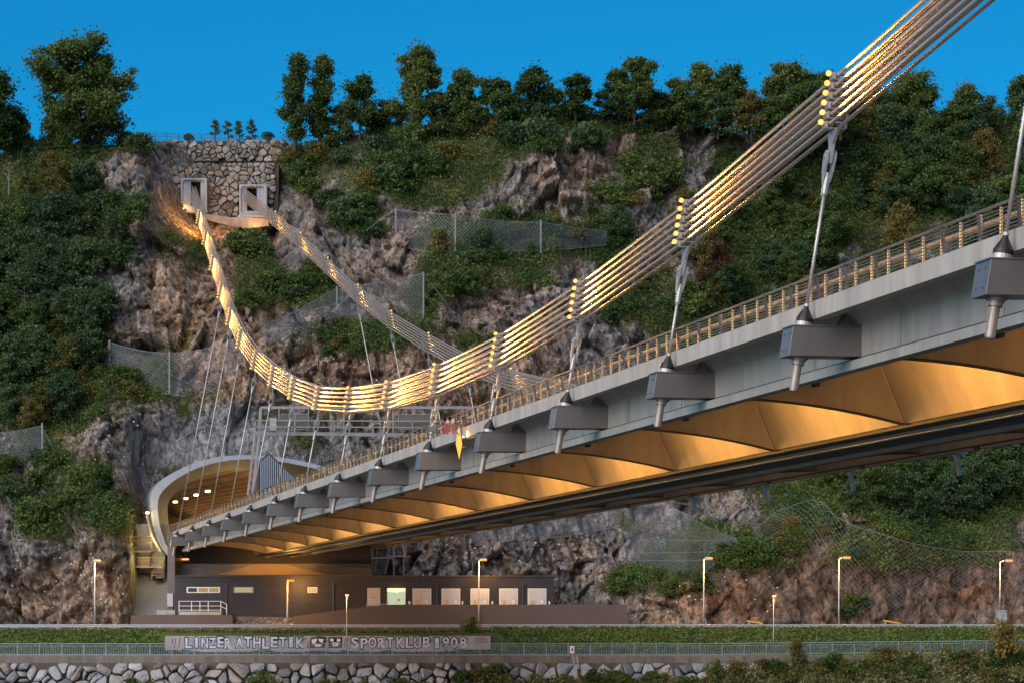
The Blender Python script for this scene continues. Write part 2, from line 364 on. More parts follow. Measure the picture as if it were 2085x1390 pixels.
# ------------------------------------------------------------- hangers
for side, T in ((0, T2), (1, T2m)):
    for n in (range(-1, 15) if side == 0 else range(4, 15)):
        k = n if side == 0 else n - 4
        top = (srow(n, 5, 0, T) + srow(n, 5, 1, T)) / 2 - Vector((0, 0, .12)); base = T(0, A(n), 9.0)
        ax = (base - top).normalized(); L = (base - top).length
        if side == 0:
            o_ = ords[min(n, 14)] if n >= 0 else 'cut off'
            lab = ('%s steel hanger rod from the right with black cone on the near deck edge' % o_) if n >= 0 else 'steel hanger outside the right edge of the photo'
        else:
            lab = '%s steel hanger from the right on the far side of the deck' % ords[max(0, n - 4)]
        h = thing('hanger', lab, 'hanger', base, 'hangers between cable and deck')
        wv = (T(1, 0, 0) - T(0, 0, 0)); wv.z = 0; wv.normalize(); av = Vector((DX, DY, 0))
        # casting plate below the clamp
        m = MB()
        prof = [(.0, .42), (.18, .30), (.45, .15), (.80, .15), (1.02, .13)]
        for (t0, h0), (t1, h1) in zip(prof, prof[1:]):
            p0 = top + ax * t0; p1 = top + ax * t1
            m.hexa([p0 - av * h0 - wv * .05, p0 + av * h0 - wv * .05, p0 + av * h0 + wv * .05, p0 - av * h0 + wv * .05,
                    p1 - av * h1 - wv * .05, p1 + av * h1 - wv * .05, p1 + av * h1 + wv * .05, p1 - av * h1 + wv * .05])
        m.tube([top + ax * .8 - wv * .19, top + ax * .8 + wv * .19], .07, 10)
        m.build('cable_casting', M['steel'], h)
        m = MB()
        for s_ in (-1, 1):
            prof = [(.62, .04), (.72, .14), (.95, .15), (1.25, .11), (1.62, .07)]
            for (t0, h0), (t1, h1) in zip(prof, prof[1:]):
                o0 = wv * s_ * (.125 if t0 < 1.2 else .125 - (t0 - 1.2) * .12); o1 = wv * s_ * (.125 if t1 < 1.2 else .125 - (t1 - 1.2) * .12)
                p0 = top + ax * t0 + o0; p1 = top + ax * t1 + o1
                m.hexa([p0 - av * h0 - wv * .035, p0 + av * h0 - wv * .035, p0 + av * h0 + wv * .035, p0 - av * h0 + wv * .035,
                        p1 - av * h1 - wv * .035, p1 + av * h1 - wv * .035, p1 + av * h1 + wv * .035, p1 - av * h1 + wv * .035])
        m.tube([top + ax * 1.3, top + ax * 1.5, top + ax * 1.95, top + ax * 2.02], [.06, .115, .10, .07], 10)
        m.build('fork_clevis', M['steel'], h, smooth=False)
        m = MB(); m.tube([top + ax * 1.95, base - ax * .50], .055, 10); m.build('rod', M['steel'], h, smooth=True)
        m = MB(); m.tube([base - ax * .02, base - ax * .14, base - ax * .46, base - ax * .52], [.26, .26, .075, .07], 20); m.build('cone_cap', M['cone'], h, smooth=False)
        MB().tube([base + ax * .10, base - ax * .02], .27, 20).build('collar', M['steel'], h); MB().tube([base - ax * .50, base - ax * .58], .085, 12).build('rod_nut', M['steel'], h)
        m = MB(); b2 = base + ax * 1.0
        for t0, t1, r_ in ((0, .05, .30), (.05, .12, .235), (.12, .26, .185), (.26, 1.02, .135), (1.02, 1.05, .11)):
            m.tube([b2 + ax * t0, b2 + ax * (t1 - .001)], r_, 18)
        m.build('anchor_tube', M['tube'], h)
# ================================================================ TERRAIN
def hash2(ix, iy, k):
    h = (ix.astype(np.int64) * 374761393 + iy.astype(np.int64) * 668265263 + k * 2246822519) & 0xffffffff
    h = (h ^ (h >> 13)) * 1274126177 & 0xffffffff
    return ((h ^ (h >> 16)) & 0xffff) / 65535.0
def vnoise(x, y, k=0):
    ix = np.floor(x); iy = np.floor(y); fx = x - ix; fy = y - iy; fx = fx * fx * (3 - 2 * fx); fy = fy * fy * (3 - 2 * fy)
    a = hash2(ix, iy, k); b = hash2(ix + 1, iy, k); c = hash2(ix, iy + 1, k); d = hash2(ix + 1, iy + 1, k)
    return (a * (1 - fx) + b * fx) * (1 - fy) + (c * (1 - fx) + d * fx) * fy
def fbm(x, y, k=0, o=5):
    s = 0; a = .5
    for i in range(o): s = s + a * vnoise(x * 2 ** i, y * 2 ** i, k + i); a *= .5
    return s
def facets(x, y, k):     # angular blocks: each voronoi cell is a tilted plane
    ix = np.floor(x); iy = np.floor(y); best = np.full(x.shape, 1e9); out = np.zeros(x.shape); sec = np.full(x.shape, 1e9)
    for dx_ in (-1, 0, 1):
        for dy_ in (-1, 0, 1):
            cx = ix + dx_; cy = iy + dy_
            px = cx + .1 + .8 * hash2(cx, cy, k); py = cy + .1 + .8 * hash2(cx, cy, k + 1)
            ex = x - px; ey = y - py; d = ex * ex + ey * ey
            h = (hash2(cx, cy, k + 2) - .5) + ex * (hash2(cx, cy, k + 3) - .5) * 3.0 + ey * (hash2(cx, cy, k + 4) - .5) * 2.2
            m_ = d < best; sec = np.where(m_, best, np.minimum(sec, d)); out = np.where(m_, h, out); best = np.where(m_, d, best)
    return out, np.sqrt(sec) - np.sqrt(best)
PXC = np.array([-260, 0, 130, 240, 268, 290, 345, 400, 480, 560, 640, 800, 1000, 1200, 1300, 1420, 1600, 1750, 1900, 2085, 2400.])
rows = [
 # base
 ([1290] * 21, [262, 262, 262, 262, 264, 270, 276, 276, 276, 276, 276, 276, 276, 272, 261, 259, 259, 259, 260, 260, 262]),
 ([1120, 1110, 1105, 1085, 1100, 1190, 1150, 1150, 1150, 1150, 1150, 1130, 1150, 1180, 1205, 1185, 1120, 1080, 1110, 1125, 1125],
  [265, 265, 265, 265, 268, 275, 277, 277, 277, 277, 277, 277, 276, 274, 263, 263, 263, 263, 263, 264, 266]),
 ([960, 960, 950, 990, 1000, 1060, 1000, 960, 940, 945, 955, 980, 1040, 1090, 1130, 1150, 1050, 1025, 1070, 1080, 1080],
  [273, 272, 272, 270, 272, 277, 278, 278.5, 278.5, 278.5, 278.5, 278, 279, 277, 274, 272, 268, 268, 275, 276, 278]),
 ([860, 860, 850, 840, 845, 850, 860, 855, 850, 845, 840, 850, 900, 950, 1000, 1040, 960, 940, 900, 890, 880],
  [280, 279, 279, 277, 277, 279, 280, 280, 280, 280, 280, 281, 282, 283, 283, 283, 284, 286, 290, 292, 294]),
 ([720, 720, 720, 705, 700, 690, 700, 700, 695, 690, 700, 690, 690, 720, 740, 750, 740, 720, 700, 690, 690],
  [288, 287, 288, 289, 289, 289, 287, 287, 287, 287, 287, 287, 289, 292, 295, 298, 302, 305, 306, 308, 310]),
 ([590, 590, 580, 570, 566, 562, 560, 560, 565, 575, 585, 565, 560, 560, 560, 560, 560, 540, 520, 500, 490],
  [296, 296, 297, 297, 297, 296, 295, 296, 298, 298, 297, 298, 299, 303, 306, 309, 314, 318, 320, 322, 326]),
 ([450, 450, 440, 430, 430, 430, 436, 446, 446, 446, 440, 430, 430, 420, 430, 430, 420, 400, 380, 360, 350],
  [305, 305, 305, 303, 302, 301, 312, 320, 320, 320, 312, 308, 308, 312, 315, 318, 324, 330, 332, 334, 340]),
 ([312, 312, 300, 283, 280, 278, 284, 290, 288, 290, 292, 265, 246, 218, 232, 254, 264, 252, 235, 232, 230],
  [318, 318, 318, 318, 318, 320, 326, 331, 331, 331, 328, 325, 325, 325, 328, 330, 335, 342, 345, 348, 352]),
]
NR = len(rows)
tab = np.zeros((NR + 1, len(PXC), 3))
for j, (py, Y) in enumerate(rows):
    py = np.array(py, float); Y = np.array(Y, float)
    tab[j, :, 0] = (PXC - CX) / F * Y; tab[j, :, 1] = Y; tab[j, :, 2] = (HY - py) / F * Y
tab[NR] = tab[NR - 1]; tab[NR, :, 1] += 90; tab[NR, :, 2] -= 3
NU, NV = 1000, 470
vseg = [46, 60, 60, 66, 66, 66, 66, 0, 0]
vv = []
segw = [50, 66, 60, 66, 66, 64, 70, 28]
for j, s_ in enumerate(segw): vv += list(j + np.arange(s_) / s_)
vv.append(NR - .0); vv = np.array(vv); NV = len(vv)
pu = np.linspace(-255, 2395, NU)
ui = np.clip(np.searchsorted(PXC, pu, side='right') - 1, 0, len(PXC) - 2); uf = (pu - PXC[ui]) / (PXC[ui + 1] - PXC[ui])
vi = np.clip(vv.astype(int), 0, NR - 1); vf = vv - vi
G = np.zeros((NV, NU, 3))
for k in range(3):
    t_ = tab[:, :, k]
    c0 = t_[:, ui] * (1 - uf) + t_[:, ui + 1] * uf
    G[:, :, k] = c0[vi] * (1 - vf)[:, None] + c0[vi + 1] * vf[:, None]
for _ in range(14):      # soften the control grid
    H = G.copy()
    H[1:-1, 1:-1] = (G[1:-1, 1:-1] * 2 + G[:-2, 1:-1] + G[2:, 1:-1] + G[1:-1, :-2] + G[1:-1, 2:]) / 6
    G = H
X, Y, Z = G[..., 0], G[..., 1], G[..., 2]
PXg = CX + F * X / Y; PYg = HY - F * Z / Y
# vegetation mask from soft patches (photo-plane coordinates of the hillside as seen), broken up by noise
VEG = [(60, 450, 150, 330, 1), (120, 760, 130, 150, 1), (60, 640, 160, 150, 1), (100, 980, 140, 110, .9), (240, 760, 110, 60, .7), (215, 490, 70, 60, .9), (278, 430, 22, 40, .8),
       (170, 300, 160, 35, .9), (240, 1050, 40, 50, .5), (520, 555, 55, 75, .9), (620, 590, 60, 40, .8), (650, 360, 110, 60, 1), (720, 440, 80, 60, .9), (860, 340, 170, 80, 1),
       (700, 690, 150, 50, .6), (600, 740, 60, 40, .4), (440, 480, 40, 40, .4), (900, 500, 120, 60, .9), (1060, 500, 180, 50, .9), (1000, 280, 160, 50, 1), (1190, 300, 40, 60, 1),
       (1280, 360, 110, 80, .9), (1210, 480, 120, 60, .9), (1380, 330, 60, 50, .6), (1500, 500, 170, 200, .9), (1640, 420, 130, 180, 1), (1850, 340, 260, 180, 1), (1950, 560, 300, 150, 1), (1250, 620, 80, 60, .6),
       (1420, 650, 120, 80, .9), (1100, 560, 120, 30, .6), (880, 600, 60, 50, .7), (1620, 980, 190, 70, .95), (1900, 1000, 260, 110, 1), (1640, 1080, 90, 70, .9), (1520, 1130, 60, 50, .8), (1340, 1180, 90, 40, 1),
       (1850, 1120, 200, 50, .7), (1430, 1120, 70, 60, .7), (900, 1050, 120, 30, .4), (330, 960, 1, 1, 0), (960, 720, 60, 40, .4), (1240, 560, 60, 30, .5), (440, 800, 60, 25, .6), (1260, 1200, 50, 15, .9), (1760, 1130, 330, 45, .95), (1640, 1060, 90, 45, 1.1)]
ROCK = [(1150, 350, 60, 65, .9), (1260, 270, 40, 45, .9), (1800, 430, 40, 50, .8), (1010, 640, 130, 40, .9), (760, 520, 100, 40, .9), (850, 770, 330, 60, .8), (640, 640, 50, 30, .5), (470, 470, 90, 30, .7),
        (1420, 320, 40, 60, .7), (1330, 440, 50, 60, .6), (300, 350, 90, 80, .8), (340, 900, 170, 50, .9), (130, 1200, 160, 90, 1.2), (1700, 1210, 430, 60, 1.2), (1600, 1180, 60, 70, .4), (1010, 1120, 250, 80, .9), (1540, 330, 40, 40, .7), (1460, 560, 40, 60, .6), (820, 330, 60, 25, .5)]
def patches(lst):
    s = np.zeros(PXg.shape)
    for cx, cy, rx, ry, w_ in lst:
        d = ((PXg - cx) / rx) ** 2 + ((PYg - cy) / ry) ** 2; s = np.maximum(s, w_ * np.clip(1.45 - d, 0, 1))
    return s
nz = fbm(X * .13 + 5, Z * .13, 11, 5)
VM = np.clip(patches(VEG) - patches(ROCK) * .9 + .08 + (nz - .5) * 2.6 + (fbm(X * .55, Z * .55, 15, 3) - .5) * .9, 0, 1)
VM = np.where(PYg < 275, np.maximum(VM, .8), VM)
# rock relief
rot = .35
xr = X * math.cos(rot) + Z * math.sin(rot); zr = -X * math.sin(rot) + Z * math.cos(rot)
wx = (fbm(X * .12, Z * .12, 31, 3) - .5) * 5; wz = (fbm(X * .12, Z * .12, 41, 3) - .5) * 5
f1, e1 = facets((xr + wx) * .17, (zr + wz) * .09, 1); f2, e2 = facets((xr + wx) * .42, (zr + wz) * .31, 21)
f3, e3 = facets((xr + wx * .6) * 1.1, (zr + wz * .6) * .88, 51); f4, e4 = facets(xr * 2.4, zr * 2.1, 71)
crack = -np.clip(.10 - e2, 0, .1) * 4.0 - np.clip(.12 - e3, 0, .12) * 1.5
ridge = 1 - np.abs(2 * vnoise(xr * .55 + wx * .4, zr * .16, 97) - 1); ridge2 = 1 - np.abs(2 * vnoise(xr * 1.5 + wx, zr * .4, 98) - 1)
rock = f1 * 2.4 + f2 * 1.45 + f3 * .60 + f4 * .26 + crack * 1.3 + ridge ** 2 * .6 + (fbm(X * .08, Z * .08, 61, 4) - .5) * 4 + (fbm(X * 2.2, Z * 2.2, 66, 3) - .5) * .2
soil = (fbm(X * .1, Z * .1, 81, 4) - .5) * 5 + (fbm(X * .8, Z * .8, 91, 4) - .5) * .8
lowr = np.clip((PXg - 1280) / 60, 0, 1) * np.clip((PYg - 1080) / 50, 0, 1)
rock = rock * (1 - .42 * lowr)
rk = np.clip(1.0 - VM * 1.0, .12, 1)
disp = rock * rk + soil * (1 - rk)
# smoother sprayed concrete face round the tunnel mouth, and calm areas behind walls
def soft(cx, cy, rx, ry): return np.clip(1.6 - ((PXg - cx) / rx) ** 2 - ((PYg - cy) / ry) ** 2, 0, 1)
calm = np.clip(soft(500, 960, 230, 110) + soft(460, 370, 120, 90), 0, 1)
disp *= 1 - .84 * calm
disp *= np.clip(vv / .12, 0, 1)[:, None] * .8 + .2
back = np.clip((vv - (NR - 1)), 0, 1)[:, None]; disp = disp * (1 - np.clip(back * 6, 0, 1))
Y2 = Y - disp * .95; Z2 = Z + disp * .18 * (1 - back)
G[..., 1] = Y2; G[..., 2] = Z2
PXg = CX + F * G[..., 0] / G[..., 1]; PYg = HY - F * G[..., 2] / G[..., 1]
idx = np.arange(NU * NV).reshape(NV, NU)
fc = np.stack([idx[:-1, :-1], idx[:-1, 1:], idx[1:, 1:], idx[1:, :-1]], -1).reshape(-1, 4)
def inpoly(px, py, poly):
    ins = np.zeros(px.shape, bool); j = len(poly) - 1
    for i in range(len(poly)):
        xi, yi = poly[i]; xj, yj = poly[j]
        c_ = ((yi > py) != (yj > py)) & (px < (xj - xi) * (py - yi) / (yj - yi + 1e-9) + xi); ins ^= c_; j = i
    return ins
TUNP = [(345, 1096), (332, 1075), (328, 1045), (330, 1015), (352, 985), (400, 958), (445, 945), (500, 939), (560, 943), (600, 949), (640, 958), (694, 975), (740, 997), (772, 1025), (785, 1060), (783, 1085), (755, 1096)]
fx_ = PXg.ravel()[fc].mean(1); fy_ = PYg.ravel()[fc].mean(1)
hole = inpoly(fx_, fy_, TUNP) | inpoly(fx_, fy_, [(372, 368), (418, 368), (418, 426), (372, 426)]) | inpoly(fx_, fy_, [(491, 381), (539, 381), (539, 436), (491, 436)])
fc_all = fc; fc = fc[~hole]
# warm stained zone and grey sprayed zone are real differences of the rock
stain = np.clip(.9 * soft(430, 600, 130, 190) + .85 * soft(800, 770, 350, 80) + .5 * soft(900, 560, 160, 120) + .6 * soft(160, 1210, 150, 70) + .35 * soft(1420, 1230, 170, 40) + .5 * soft(1150, 340, 80, 70) + .5 * soft(1280, 300, 90, 80), 0, 1)
grey = np.clip(soft(500, 900, 200, 75), 0, 1)
umber = np.clip(soft(1800, 1190, 330, 90) + .5 * soft(1500, 1200, 140, 60), 0, 1)

m, nt, b, ob, pos = newmat('cliff_rock')
RM = (0, R(28), 0)
n1 = noise(nt, mapping(nt, pos, (1, 1, .65), RM), .26, 12, .68, .1)
n2 = noise(nt, mapping(nt, pos, (1.0, 1, .7), RM), 1.5, 12, .75, 0)
n3 = noise(nt, pos, 6, 8, .75)
def vnode(sc, zs, feat='F1', out='Color', rot=RM):
    v = nt.nodes.new('ShaderNodeTexVoronoi'); v.feature = feat; v.inputs['Scale'].default_value = sc
    # jitter the lookup a little so that cell borders are broken, not straight
    w_ = mixc(nt, .06 / sc, mapping(nt, pos, (1, 1, zs), rot), colnoise, 'ADD'); nt.links.new(w_, v.inputs['Vector'])
    if out == 'Distance': return v.outputs['Distance']
    h_ = nt.nodes.new('ShaderNodeSeparateColor'); nt.links.new(v.outputs['Color'], h_.inputs[0]); return h_.outputs[0]
cn = nt.nodes.new('ShaderNodeTexNoise'); cn.inputs['Scale'].default_value = 1.3; cn.inputs['Detail'].default_value = 5; nt.links.new(pos, cn.inputs['Vector']); colnoise = cn.outputs['Color']
base = ramp(nt, n1, [(.32, (.095, .095, .105)), (.42, (.185, .182, .185)), (.50, (.275, .265, .26)), (.57, (.27, .20, .145)), (.66, (.40, .395, .395)), (.75, (.50, .50, .50))])
warm = ramp(nt, n1, [(.30, (.15, .095, .06)), (.42, (.31, .19, .11)), (.52, (.42, .33, .26)), (.60, (.36, .22, .12)), (.75, (.56, .50, .44))])
c = mixc(nt, attr(nt, 'stain'), base, warm)
greyc = ramp(nt, n1, [(.3, (.19, .205, .22)), (.6, (.29, .30, .315)), (.8, (.38, .385, .385))])
c = mixc(nt, attr(nt, 'grey'), c, greyc)
lite = lambda lo, hi: [(0, (lo, lo * .97, lo * .95)), (.5, (1, 1, 1)), (1, (hi, hi * .99, hi * .97))]
c = mixc(nt, .8, c, ramp(nt, vnode(.8, .5), lite(.5, 1.45)), 'MULTIPLY')
c = mixc(nt, .7, c, ramp(nt, vnode(2.6, .55), lite(.55, 1.4)), 'MULTIPLY')
c = mixc(nt, .9, c, ramp(nt, n2, [(.30, (.26, .23, .21)), (.42, (.62, .59, .56)), (.50, (.82, .80, .78)), (.62, (1.02, 1.0, .98)), (.74, (1.5, 1.48, 1.45))]), 'MULTIPLY')
ed = vnode(1.5, .5, 'DISTANCE_TO_EDGE', 'Distance'); ed2 = vnode(.55, .42, 'DISTANCE_TO_EDGE', 'Distance')
c = mixc(nt, .75, c, ramp(nt, ed2, [(0, (.25, .22, .20)), (.05, (1, 1, 1))]), 'MULTIPLY')
c = mixc(nt, .3, c, ramp(nt, n3, [(.35, (.35, .35, .35)), (.65, (1.5, 1.5, 1.5))]), 'MULTIPLY')
c = mixc(nt, attr(nt, 'umber'), c, mixc(nt, 1.0, c, (.62, .50, .42), 'MULTIPLY'))
vg = ramp(nt, noise(nt, pos, 1.2, 8, .7), [(.35, (.040, .040, .018)), (.55, (.075, .080, .030)), (.7, (.14, .115, .065))])
c = mixc(nt, attr(nt, 'veg'), c, vg)
nt.links.new(c, b.inputs['Base Color']); b.inputs['Roughness'].default_value = .88; b.inputs['Specular IOR Level'].default_value = .25
def madd(a_, k_, b_):
    m_ = nt.nodes.new('ShaderNodeMath'); m_.operation = 'MULTIPLY_ADD'; nt.links.new(a_, m_.inputs[0]); m_.inputs[1].default_value = k_
    if isinstance(b_, float): m_.inputs[2].default_value = b_
    else: nt.links.new(b_, m_.inputs[2])
    return m_.outputs[0]
h0 = madd(vnode(1.6, .5), .55, 0.0); h0 = madd(vnode(4.5, .6), .25, h0); h0 = madd(n2, 1.1, h0); h0 = madd(n3, .25, h0)
mn_ = nt.nodes.new('ShaderNodeMath'); mn_.operation = 'MINIMUM'; mn_.inputs[1].default_value = .06; nt.links.new(ed, mn_.inputs[0]); h0 = madd(mn_.outputs[0], 4.0, h0)
bump(nt, b, h0, .7, .35)
M['rock'] = m
me = np_mesh('terrain', G.reshape(-1, 3), fc, m, False,
             {'veg': ('POINT', np.clip((VM.ravel() - .42) * 4, 0, 1)), 'stain': ('POINT', stain.ravel()), 'grey': ('POINT', grey.ravel()), 'umber': ('POINT', umber.ravel())})
hill = link('hillside', me); tag(hill, kind='structure')
def Tp(px, py):          # terrain point seen at a photo position (nearest surface)
    i = int(np.clip(np.searchsorted(pu, px), 1, NU - 1))
    # the displaced grid keeps columns nearly fixed in x
    col = PYg[:, i]; s_ = col - py
    k = np.where((s_[:-1] >= 0) & (s_[1:] < 0))[0]
    if len(k) == 0: k = [int(np.argmin(abs(s_)))]
    k = min(int(k[0]), NV - 2); t = s_[k] / (s_[k] - s_[k + 1] + 1e-9); t = min(max(t, 0), 1)
    q = G[k, i] * (1 - t) + G[k + 1, i] * t
    return Vector(((px - CX) / F * q[1], q[1], q[2]))
# river bed / ground, river, road, bank
m, nt, b, ob, pos = newmat('river_water'); b.inputs['Base Color'].default_value = (.02, .035, .035, 1); b.inputs['Roughness'].default_value = .08
bump(nt, b, noise(nt, pos, 1.5, 5), .3, .1); M['water'] = m
M['gravel'] = simple('gravel', (.125, .125, .13), .95, 0, .6, 7)
M['soil'] = simple('soil', (.07, .06, .04), .95, 0, .4, 2)
tag(MB().add([(-900, -300, -12), (900, -300, -12), (900, 3000, -12), (-900, 3000, -12)], [(0, 1, 2, 3)]).build('ground', M['soil']), kind='structure')
tag(MB().add([(-900, -60, -8.2), (900, -60, -8.2), (900, 229, -8.2), (-900, 229, -8.2)], [(0, 1, 2, 3)]).build('river', M['water']), kind='structure')
RZ = -.62     # road surface height
XL, XR = -140, 160
m = MB(); m.prism([(246.0, -12), (246.0, RZ), (300, RZ), (300, -12)], XL, XR, lambda w, a, z: Vector((a, w, z)))
tag(m.build('road_embankment', M['gravel']), kind='structure')
tag(MB().add([(XL, 247.2, RZ + .004), (XR, 247.2, RZ + .004), (XR, 254.4, RZ + .004), (XL, 254.4, RZ + .004)], [(0, 1, 2, 3)]).build('road', M['asphalt']), kind='structure')
mk = MB()
for y_ in (247.5, 254.1): mk.add([(XL, y_, RZ + .008), (XR, y_, RZ + .008), (XR, y_ + .15, RZ + .008), (XL, y_ + .15, RZ + .008)], [(0, 1, 2, 3)])
tag(mk.build('road_marking', M['white']), kind='structure')
PZ = -2.75    # promenade level
m = MB(); m.prism([(231.0, -3.45), (231.0, PZ), (235.4, PZ), (235.4, -3.45)], XL, XR, lambda w, a, z: Vector((a, w, z)))
tag(m.build('promenade', M['weathered']), kind='structure')
# grass slope between promenade and road
GX = np.linspace(XL, XR, 500); GY = np.linspace(235.3, 247.0, 26)
gx, gy = np.meshgrid(GX, GY)
t_ = (gy - 235.3) / 11.7
gpx = CX + F * gx / 240
rise = np.clip((gpx - 990) / 60, 0, 1) + np.clip((340 - gpx) / 30, 0, 1)      # higher planted bank beside the painted wall
gz = PZ - .05 + 0.0 * t_ + (RZ - PZ) * np.clip((t_ * 1.25), 0, 1) ** (1.3 - .5 * np.clip(rise, 0, 1))
flat = 1 - np.clip(rise, 0, 1)
gz = np.where(flat > .5, np.where(gy < 240.2, PZ - .02, RZ - .12 + .0 * gy), gz)
gz = gz + (fbm(gx * .5, gy * .5, 5, 4) - .5) * .25 * (t_ > .02)
gi = np.arange(gx.size).reshape(gx.shape); gf = np.stack([gi[:-1, :-1], gi[:-1, 1:], gi[1:, 1:], gi[1:, :-1]], -1).reshape(-1, 4)
M['lawn'] = simple('lawn', (.040, .075, .016), .95, 0, .5, 2.5)
grass_o = link('grass_bank', np_mesh('grass_bank', np.stack([gx, gy, gz], -1).reshape(-1, 3), gf, M['lawn'], True)); tag(grass_o, kind='structure')
# ================================================================ FOLIAGE
def leafmat(name, cols, rough=.6):
    m, nt, b, ob, pos = newmat(name)
    oi = nt.nodes.new('ShaderNodeObjectInfo')
    add = nt.nodes.new('ShaderNodeMath'); add.operation = 'MULTIPLY_ADD'; add.inputs[1].default_value = .55; nt.links.new(attr(nt, 'tint'), add.inputs[0])
    m2 = nt.nodes.new('ShaderNodeMath'); m2.operation = 'MULTIPLY'; m2.inputs[1].default_value = .45; nt.links.new(oi.outputs['Random'], m2.inputs[0])
    nt.links.new(m2.outputs[0], add.inputs[2])
    c = ramp(nt, add.outputs[0], [(i / (len(cols) - 1), c_) for i, c_ in enumerate(cols)])
    nt.links.new(c, b.inputs['Base Color']); b.inputs['Roughness'].default_value = rough; b.inputs['Specular IOR Level'].default_value = .25
    tr = nt.nodes.new('ShaderNodeBsdfTranslucent'); nt.links.new(c, tr.inputs[0]); mx = nt.nodes.new('ShaderNodeMixShader'); mx.inputs[0].default_value = .25
    out = [n for n in nt.nodes if n.type == 'OUTPUT_MATERIAL'][0]
    nt.links.new(b.outputs[0], mx.inputs[1]); nt.links.new(tr.outputs[0], mx.inputs[2]); nt.links.new(mx.outputs[0], out.inputs[0])
    return m
M['leaf'] = leafmat('leaf_green', [(.022, .044, .016), (.044, .084, .022), (.076, .130, .032), (.125, .172, .042), (.20, .21, .06)])
M['leafd'] = leafmat('leaf_dark', [(.028, .056, .026), (.050, .096, .040), (.084, .138, .052), (.13, .19, .062)])
M['leafo'] = leafmat('leaf_olive', [(.045, .050, .014), (.085, .090, .022), (.14, .13, .03), (.20, .16, .04), (.27, .17, .055)])
M['leafr'] = leafmat('leaf_red', [(.05, .022, .014), (.10, .04, .025), (.15, .065, .035), (.17, .10, .05)])
M['grassy'] = leafmat('dry_grass', [(.06, .08, .02), (.12, .15, .04), (.22, .22, .09), (.38, .34, .20)])
M['bark'] = simple('bark', (.06, .05, .04), .95, 0, .35, 4)
M['deadwood'] = simple('bleached_wood', (.22, .20, .18), .9, 0, .3, 4)
def leaf_quads(C, size, up=.2, rg=rng, aspect=1.6):
    """C (N,3) centres -> quads with random orientation"""
    N = len(C); n = rg.normal(size=(N, 3)); n[:, 2] += up; n /= np.linalg.norm(n, axis=1)[:, None]
    r = rg.normal(size=(N, 3)); x = np.cross(n, r); x /= np.linalg.norm(x, axis=1)[:, None]; y = np.cross(n, x)
    s = (size * (.6 + .8 * rg.random(N)))[:, None]; x = x * s * aspect * .5; y = y * s * .5
    bend = n * s * .18
    v = np.stack([C - x, C - y * 1.0 + bend, C + x, C + y * 1.0 + bend], 1).reshape(-1, 3)
    f = np.arange(N * 4).reshape(N, 4); return v, f
def blob_points(N, rx, ry, rz, rg, shell=.55):
    d = rg.normal(size=(N, 3)); d /= np.linalg.norm(d, axis=1)[:, None]
    r = (shell + (1.15 - shell) * rg.random(N) ** .8) ; return d * r[:, None] * np.array([rx, ry, rz])
def make_shrub(seed, h, nclump, leaves, size, mat, wide=1.0, name='foliage'):
    rg = np.random.default_rng(seed); C = []; T_ = []
    for k in range(nclump):
        t = k / max(1, nclump - 1); ang = rg.random() * 6.28; rad = (rg.random() ** .6) * .42 * h * wide
        zc = h * (.12 + .70 * rg.random() ** .8) ; rad *= math.sqrt(max(.08, 1 - (zc / h) ** 2))
        cr = h * (.12 + .13 * rg.random())
        c = np.array([math.cos(ang) * rad, math.sin(ang) * rad, zc])
        C.append(c + blob_points(leaves, cr * wide, cr * wide, cr * .8, rg)); tt = rg.random()
        T_.append(np.clip(tt * .6 + .4 * rg.random(leaves), 0, 1))
    C = np.concatenate(C); T_ = np.concatenate(T_); v, f = leaf_quads(C, size, .4, rg)
    return np_mesh(name, v, f, mat, False, {'tint': ('FACE', T_)})
